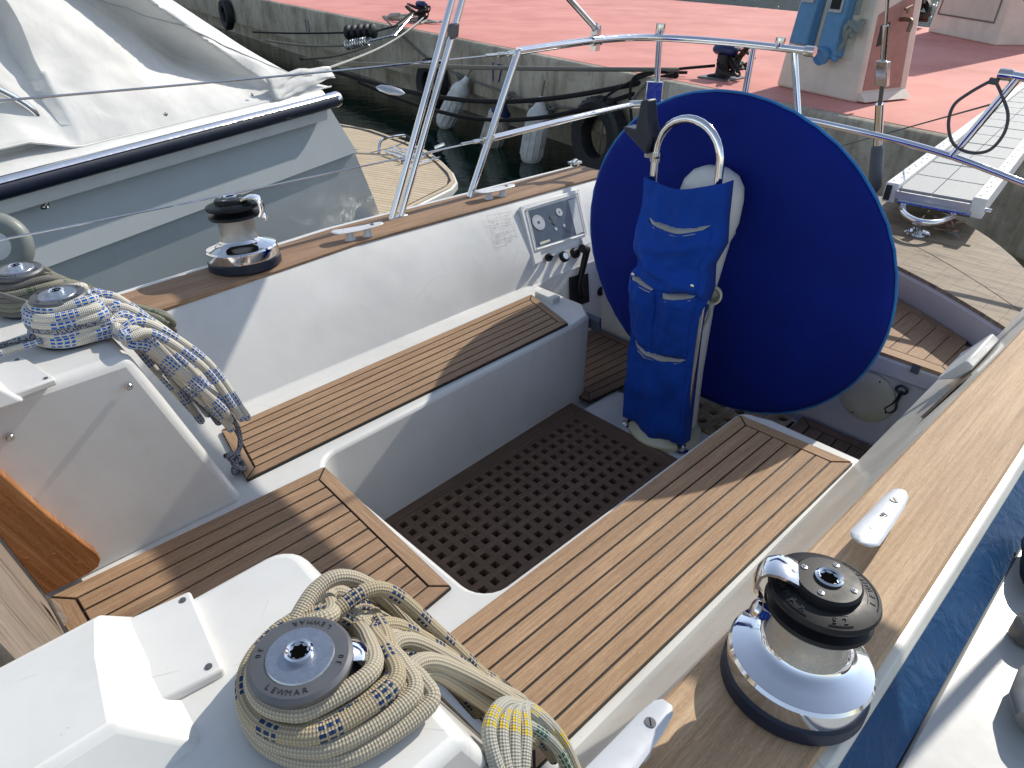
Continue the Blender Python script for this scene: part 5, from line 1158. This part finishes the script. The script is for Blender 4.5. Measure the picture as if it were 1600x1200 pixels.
mb = MB(); mb.tube([GM @ Vector((-.02, .07, -.07)), GM @ Vector((-.02, .36, -.07))], .012, 10); mb.tube([GM @ Vector((.02, .37, -.05)), GM @ Vector((.02, .425, -.05))], .010, 10); mb.build('hinge_pin', STEEL, gw)
mb = MB(); mb.box(-.012, .03, .005, .03, -.075, -.01, M=GM); mb.build('end_bracket', BLACKM, gw, bevel=.003)
# horseshoe socket on the stern deck
hs = thing('gangway_socket', (3.42, .86, .145), 'chrome horseshoe-shaped gangway socket on the stern deck', 'deck fitting')
hc = Vector((3.42, .90, .20))
mb = MB(); mb.tube(spline([atz(1412, 313, .235), atz(1412, 332, .225), atz(1432, 345, .22), atz(1460, 348, .22), atz(1484, 341, .22), atz(1500, 328, .235)], 7), .013, 14); mb.build('horseshoe', CHROME, hs, ang=60)
c = atz(1434, 366, .147); mb = MB(); mb.tube([c, atz(1432, 346, .21)], .018, 12); mb.build('stem', STEEL, hs)
mb = MB(); mb.lathe([(.052, 0), (.054, .006), (.045, .012), (.042, .004), (.03, .004)], 30, 0, T(c.x, c.y, .145)); mb.build('base_ring', CHROME, hs)
# white mooring rope from the stern corner, small shackle line
mb = MB(); p0, p1 = atz(1470, 352, .16), atz(1606, 432, .10); mb.tube([p0.lerp(p1, i/30)+Vector((0, 0, -.02*math.sin(math.pi*i/30))) for i in range(31)], .013, 10)
mb.build('mooring_line', rope('laid_rope', (.50, .52, .46)), ang=180, label='white laid rope running right from the stern corner over the dark water', cat='rope')
mb = MB(); rr = random.Random(31); c = atz(1470, 360, .16)
for k in range(3): mb.tube(spline([c+Vector((rr.uniform(-.05, .05), rr.uniform(-.07, .05), rr.uniform(-.0, .06))) for _ in range(5)], 5), .005, 6)
mb.build('small_line', plain('tan_cord', (.25, .16, .12), .8), label='tangle of thin tan cord beside the gangway socket', cat='cord')
# wire loop at the rail gate
mb = MB(); P = [atx(u, v, 3.19) for u, v in ((1545, 128), (1515, 145), (1490, 165), (1482, 195), (1490, 225), (1515, 238), (1545, 235), (1568, 210), (1575, 180), (1566, 150), (1556, 128))]
mb.tube(spline(P, 6), .006, 8); mb.tube([atx(1546, 126, 3.19), atx(1560, 128, 3.19)], .012, 8); mb.build('wire_loop', rope('spliced_wire', (.16, .17, .17)), ang=180, label='spliced wire loop hanging from the end of the stern rail gate', cat='wire loop')
line(atx(1560, 160, 3.2), atz(1300, 232, -.6), 0, .004, ROPEO, 'thin line slanting behind the backstay over the water', nm='thin_line')
# round pad-eye beyond the far rail
mb = MB(); c = aty(898, 258, 2.30); P = [c+Vector((.028*math.cos(a), 0, .026*math.sin(a))) for a in [2*math.pi*i/24 for i in range(24)]]; mb.tube(P, .005, 8, closed=True); mb.box(c.x-.03, c.x+.03, 2.28, 2.32, .285, .295); mb.build('pad_eye', STEEL, label='round steel eye on the outer edge of the far rail near the wheel cover', cat='pad eye')
# ================================================================== NEIGHBOUR MOTORBOAT
MT = Vector((.938, .346, 0)).normalized(); MI = Vector((-MT.y, MT.x, 0)); MR = Vector((.66, 4.3, 0))
def mp(t_, off, z): return MR+MT*t_+MI*off+Vector((0, 0, z))
mbt = thing('motorboat', MR+MT*-1+MI*1.5+Vector((0, 0, WATER-.1)), 'white motorboat with a pale grey glossy hull and canvas cover, moored beyond the far rail', 'motorboat')
t = NT('glossy_pale_hull'); v_ = t.map(); t.base(t.ramp(t.noise(v_, 1.5, 4), [(.3, (.54, .58, .60)), (.7, (.60, .64, .66))])); t.set(Roughness=.22, Coat_Weight=.12, Coat_Roughness=.03); t.bump(t.noise(v_, 1.2, 2), .08, .03); HUL = t.m
def trk(z): return 2.70+max(0, (.12-z))*.80     # raked transom line
def hullring(f):
    out = []
    for off, z in ((.09, .12), (.105, .06), (.12, -.1), (.14, -.37), (.17, -.372), (.33, -.9), (.5, -1.4), (.7, WATER-.15)):
        tt = -6+(trk(z)+6)*f; out.append(mp(tt, off+.9*max(0, (-tt-1.5)/5)**2, z))
    return out
R1_ = [hullring(i/24) for i in range(25)]
mb = MB(); mb.loft(R1_, closed=False)
V_ = R1_[-1]; mb.add([tuple(p) for p in V_]+[tuple(mp(trk(z)-.0, 3.6, z)) for z in (.12, .06, -.1, -.37, -.372, -.9, -1.4, WATER-.15)], [(i, i+1, 9+i, 8+i) for i in range(7)])
mb.build('hull', HUL, mbt, ang=40)
mb = MB(); mb.loft([[mp(tt, .9*max(0, (-tt-1.5)/5)**2+o, z) for o, z in ((.02, .185), (-.01, .183), (-.033, .165), (-.04, .13), (-.03, .095), (-.0, .08), (.03, .08))] for tt in [-6+8.72*i/20 for i in range(21)]]); mb.build('rub_rail', NAVY, mbt, ang=60)
mb = MB(); mb.loft([[mp(tt, .9*max(0, (-tt-1.5)/5)**2+o, z) for o, z in ((.0, .196), (-.025, .190), (-.038, .172), (-.015, .180))] for tt in [-6+8.72*i/20 for i in range(21)]]); mb.build('rail_strip', CHROME, mbt, ang=60)
mb = MB(); mb.sphere(mp(2.72, .01, .135), .062, 18, 0, (.9, .9, .95)); mb.build('rail_end_cap', CHROME, mbt)
mb = MB(); mb.loft([[mp(tt, .9*max(0, (-tt-1.5)/5)**2+o, z) for o, z in ((.0, .17), (.03, .215), (.07, .235), (.17, .25), (.22, .36 if tt < .5 else .28), (.9, .38 if tt < .5 else .29), (.9, .0), (.02, .0))] for tt in [-6, -3, -1, 0, .3, .45, .55, 1, 2, 2.6]]); mb.build('gunwale', GEL, mbt, bevel=.006, ang=40)
mb = MB(); mb.prism([tuple(mp(t_, o, 0)[:2]) for t_, o in ((-6, .9), (2.3, .5), (2.3, 3.2), (-6, 3.0))], -.2, .25); mb.build('deck', GEL, mbt)
# portlight and porthole details
mb = MB(); c = mp(.2, .045, .0); mb.lathe([(.032, 0), (.032, .012), (.022, .016), (.020, .006)], 20, 0, frame(c, -MI)); mb.build('skin_fitting', STEEL, mbt)
# canvas cover
mb = MB(); G = []; nt_, nq = 150, 60
for i in range(nt_+1):
    tt = -2.6+5.33*i/nt_; row = []
    H = min(1.9, max(.02, (2.78-tt)*.60))
    for j in range(nq+1):
        qv = j/nq; hem = .222 if tt > .5 else .222+.08*min(1, (.5-tt)*4); z = hem+H*qv
        off = .055+.20*min(1, qv*3)*(.35 if tt > .5 else 1)+.14*qv+.75*max(0, qv-.6)**1.5
        t2 = 2.14-(z-.24)*1.30; u_ = t2-tt
        val = 0
        if u_ > -.12: val = .36*min(1, max(0, u_+.10)/.13)*math.exp(-max(0, u_-.10)/.50)*min(1, (z-hem)/.28)
        off += val
        t3 = .45-(z-.3)*.75; u3 = t3-tt
        if u3 > -.05: off += .22*min(1, (u3+.05)/.25)*math.exp(-max(0, u3-.3)/1.4)*min(1, (z-hem)/.3)
        n_ = noise.noise(Vector((tt*2.2+z*1.5, z*3.0, 1)))*.030+noise.noise(Vector((tt*5+z*4, z*5, 4)))*.014+abs(noise.noise(Vector((tt*7+z*9, z*5, 9))))*.010
        off += n_*min(1, qv*H*6+.15)
        row.append(mp(tt, off, z))
    G.append(row)
mb.grid(G); mb.build('canvas_cover', CANVW, mbt, solid=.004, ang=80)
mb = MB(); mb.tube([G[i][0]+Vector((0, 0, .004))-MI*.004 for i in range(60, nt_+1, 2)], .007, 6); mb.build('cover_hem', CANVW, mbt)
mb = MB(); P = []
for i in range(70, nt_): 
    j = max(0, min(nq, int(nq*min(1, .62+.25*(nt_-i)/80)))); P.append(G[i][j]-MI*.006)
mb.tube(P[::2], .006, 6); mb.build('cover_seam', GREYL, mbt)
# flap and tongue at the aft corner
mb = MB(); F_ = []
for i in range(13):
    row = []
    for j in range(9):
        a_, b_ = i/12, j/8; tt = 2.05+.72*a_; z = .225+.06*a_+(.15-.07*a_**1.5)*b_+.03*noise.noise(Vector((a_*3, b_*2, 7)))
        row.append(mp(tt, .03+.05*b_+.030*noise.noise(Vector((a_*6, b_*5, 2))), z))
    F_.append(row)
mb.grid(F_); mb.build('cover_flap', CANVW, mbt, solid=.004, ang=80)
for tt in (-.1, .30, 1.15, 1.9, 2.45):
    mb = MB(); mb.lathe([(.012, 0), (.010, .008), (.004, .01)], 12, 0, frame(mp(tt, .09, .285), -MI)); mb.build('cover_stud', STEEL, mbt)
# handrail on its side deck
mb = MB(); mb.tube(spline([mp(.42, .20, .30), mp(.40, .18, .42), mp(.25, .20, .56), mp(-.1, .22, .78), mp(-.8, .25, .95)], 6), .020, 12); hr = mb.build('hand_rail', CHROME, mbt, ang=60)
mb = MB(); mb.lathe([(.05, 0), (.045, .02), (.028, .05), (.026, .09)], 18, 0, T(*mp(.42, .20, .27))); mb.build('rail_foot', CHROME, hr)
# dark anchor/roller shape at the coachroof beside it
mb = MB(); c = mp(.02, -.0, -.36); 
# fender ring at the far left
ff = thing('round_fender', mp(-.02, -.12, -.62), 'round grey fender with a white centre hanging between the two boats, at the left edge', 'fender')
M = frame(aty(-6, 384, 3.6), Vector((-.35, -.85, .3))) @ Matrix.Scale(.66, 4)
mb = MB(); mb.lathe([(.09, -.05), (.15, -.07), (.20, -.05), (.215, 0), (.20, .05), (.15, .07), (.09, .05), (.085, 0), (.09, -.05)], 40, 0, M, cap=False); mb.build('outer_ring', plain('ring_grey', (.22, .24, .22), .4), ff, ang=60)
mb = MB(); mb.lathe([(.02, .055), (.12, .05), (.15, .02), (.12, -.03)], 30, 0, M); mb.build('white_centre', WPLAST, ff, ang=60)
# swim platform
PZ = -1.15
def sw(t_, o): p = mp(t_, o, 0); return (p.x, p.y)
plat = [sw(3.55, .24), sw(4.85, .20), sw(5.10, .27), sw(5.42, .50), sw(5.78, .85), sw(6.15, 1.25), sw(6.5, 1.8), sw(6.9, 2.7), sw(7.05, 3.6), sw(3.6, 3.6)]
mb = MB(); mb.prism(plat, PZ-.11, PZ-.012); sp_ = mb.build('swim_platform', GEL, mbt, bevel=.02, seg=3)
def sc(p, k): 
    c = Vector((*sw(5, 2), 0)); q_ = Vector((*p, 0)); d = (c-q_).normalized(); q_ += d*k; return (q_.x, q_.y)
mb = MB(); mb.prism([sc(p, .03) for p in plat], PZ-.17, PZ-.10); mb.build('platform_gasket', BLACKM, sp_)
mb = MB(); mb.prism([sc(p, .05) for p in plat], PZ-.34, PZ-.16); mb.build('platform_underside', HUL, sp_, bevel=.02)
mb = MB(); rnd = random.Random(6)
def pe(o): return lerpt([(.2, 4.9), (.35, 5.25), (.60, 5.55), (.85, 5.76), (1.25, 6.12), (1.8, 6.45), (2.7, 6.84), (3.6, 7.0)], o)-.09
def po(tt): return lerpt([(3.5, .30), (4.9, .28), (5.16, .41), (5.33, .56), (5.67, .89), (6.03, 1.3), (6.36, 1.85), (6.75, 2.75), (6.9, 3.5)], tt)
k = 0
while 3.62+k*.075 < 6.8:
    a_, b_ = 3.62+k*.075, 3.62+(k+1)*.075
    plank_poly(mb, [sw(a_, po(a_)+.02), sw(b_, po(b_)+.02), sw(b_, 3.5), sw(a_, 3.5)], MI, PZ, .01, .010, 0, rnd); k += 1
edge = [sw(3.58, .26), sw(4.84, .225), sw(5.08, .29), sw(5.40, .52), sw(5.75, .87), sw(6.11, 1.27), sw(6.46, 1.82), sw(6.86, 2.7), sw(7.0, 3.55)]
for a_, b_ in zip(edge, edge[1:]):
    A_, B_ = sc(a_, .055), sc(b_, .055); plank_poly(mb, [a_, b_, B_, A_], (b_[0]-a_[0], b_[1]-a_[1]), PZ, .01, 0, 0, rnd)
mb.prism([sc(p, .04) for p in plat], PZ-.014, PZ-.007, 1)
mb.build('platform_teak', [wood('pale_platform_teak', srgb(190, 168, 138), srgb(216, 196, 166), srgb(232, 216, 190)), CAULK], sp_, ang=25)
LP = lambda u, v, h: atz(u, v, PZ+h)
mb = MB()
for dv in (0, 11, 22):
    mb.tube([LP(602+dv*.6, 236-dv*.3, .05), LP(650+dv*.6, 252-dv*.3, .05)], .016, 8)
mb.tube(spline([LP(592, 240, .0), LP(594, 222, .12), LP(604, 216, .14), LP(630, 212, .12), LP(642, 216, .02)], 5), .02, 8)
mb.tube([LP(625, 252, .04), LP(690, 234, .06)], .018, 8); mb.tube([LP(640, 260, .03), LP(688, 246, .03)], .015, 8); mb.tube([LP(650, 236, .04), LP(664, 216, .06)], .018, 8)
mb.tube([LP(680, 232, .05), LP(695, 226, .10)], .034, 8)
mb.build('bathing_ladder', CHROME, sp_)
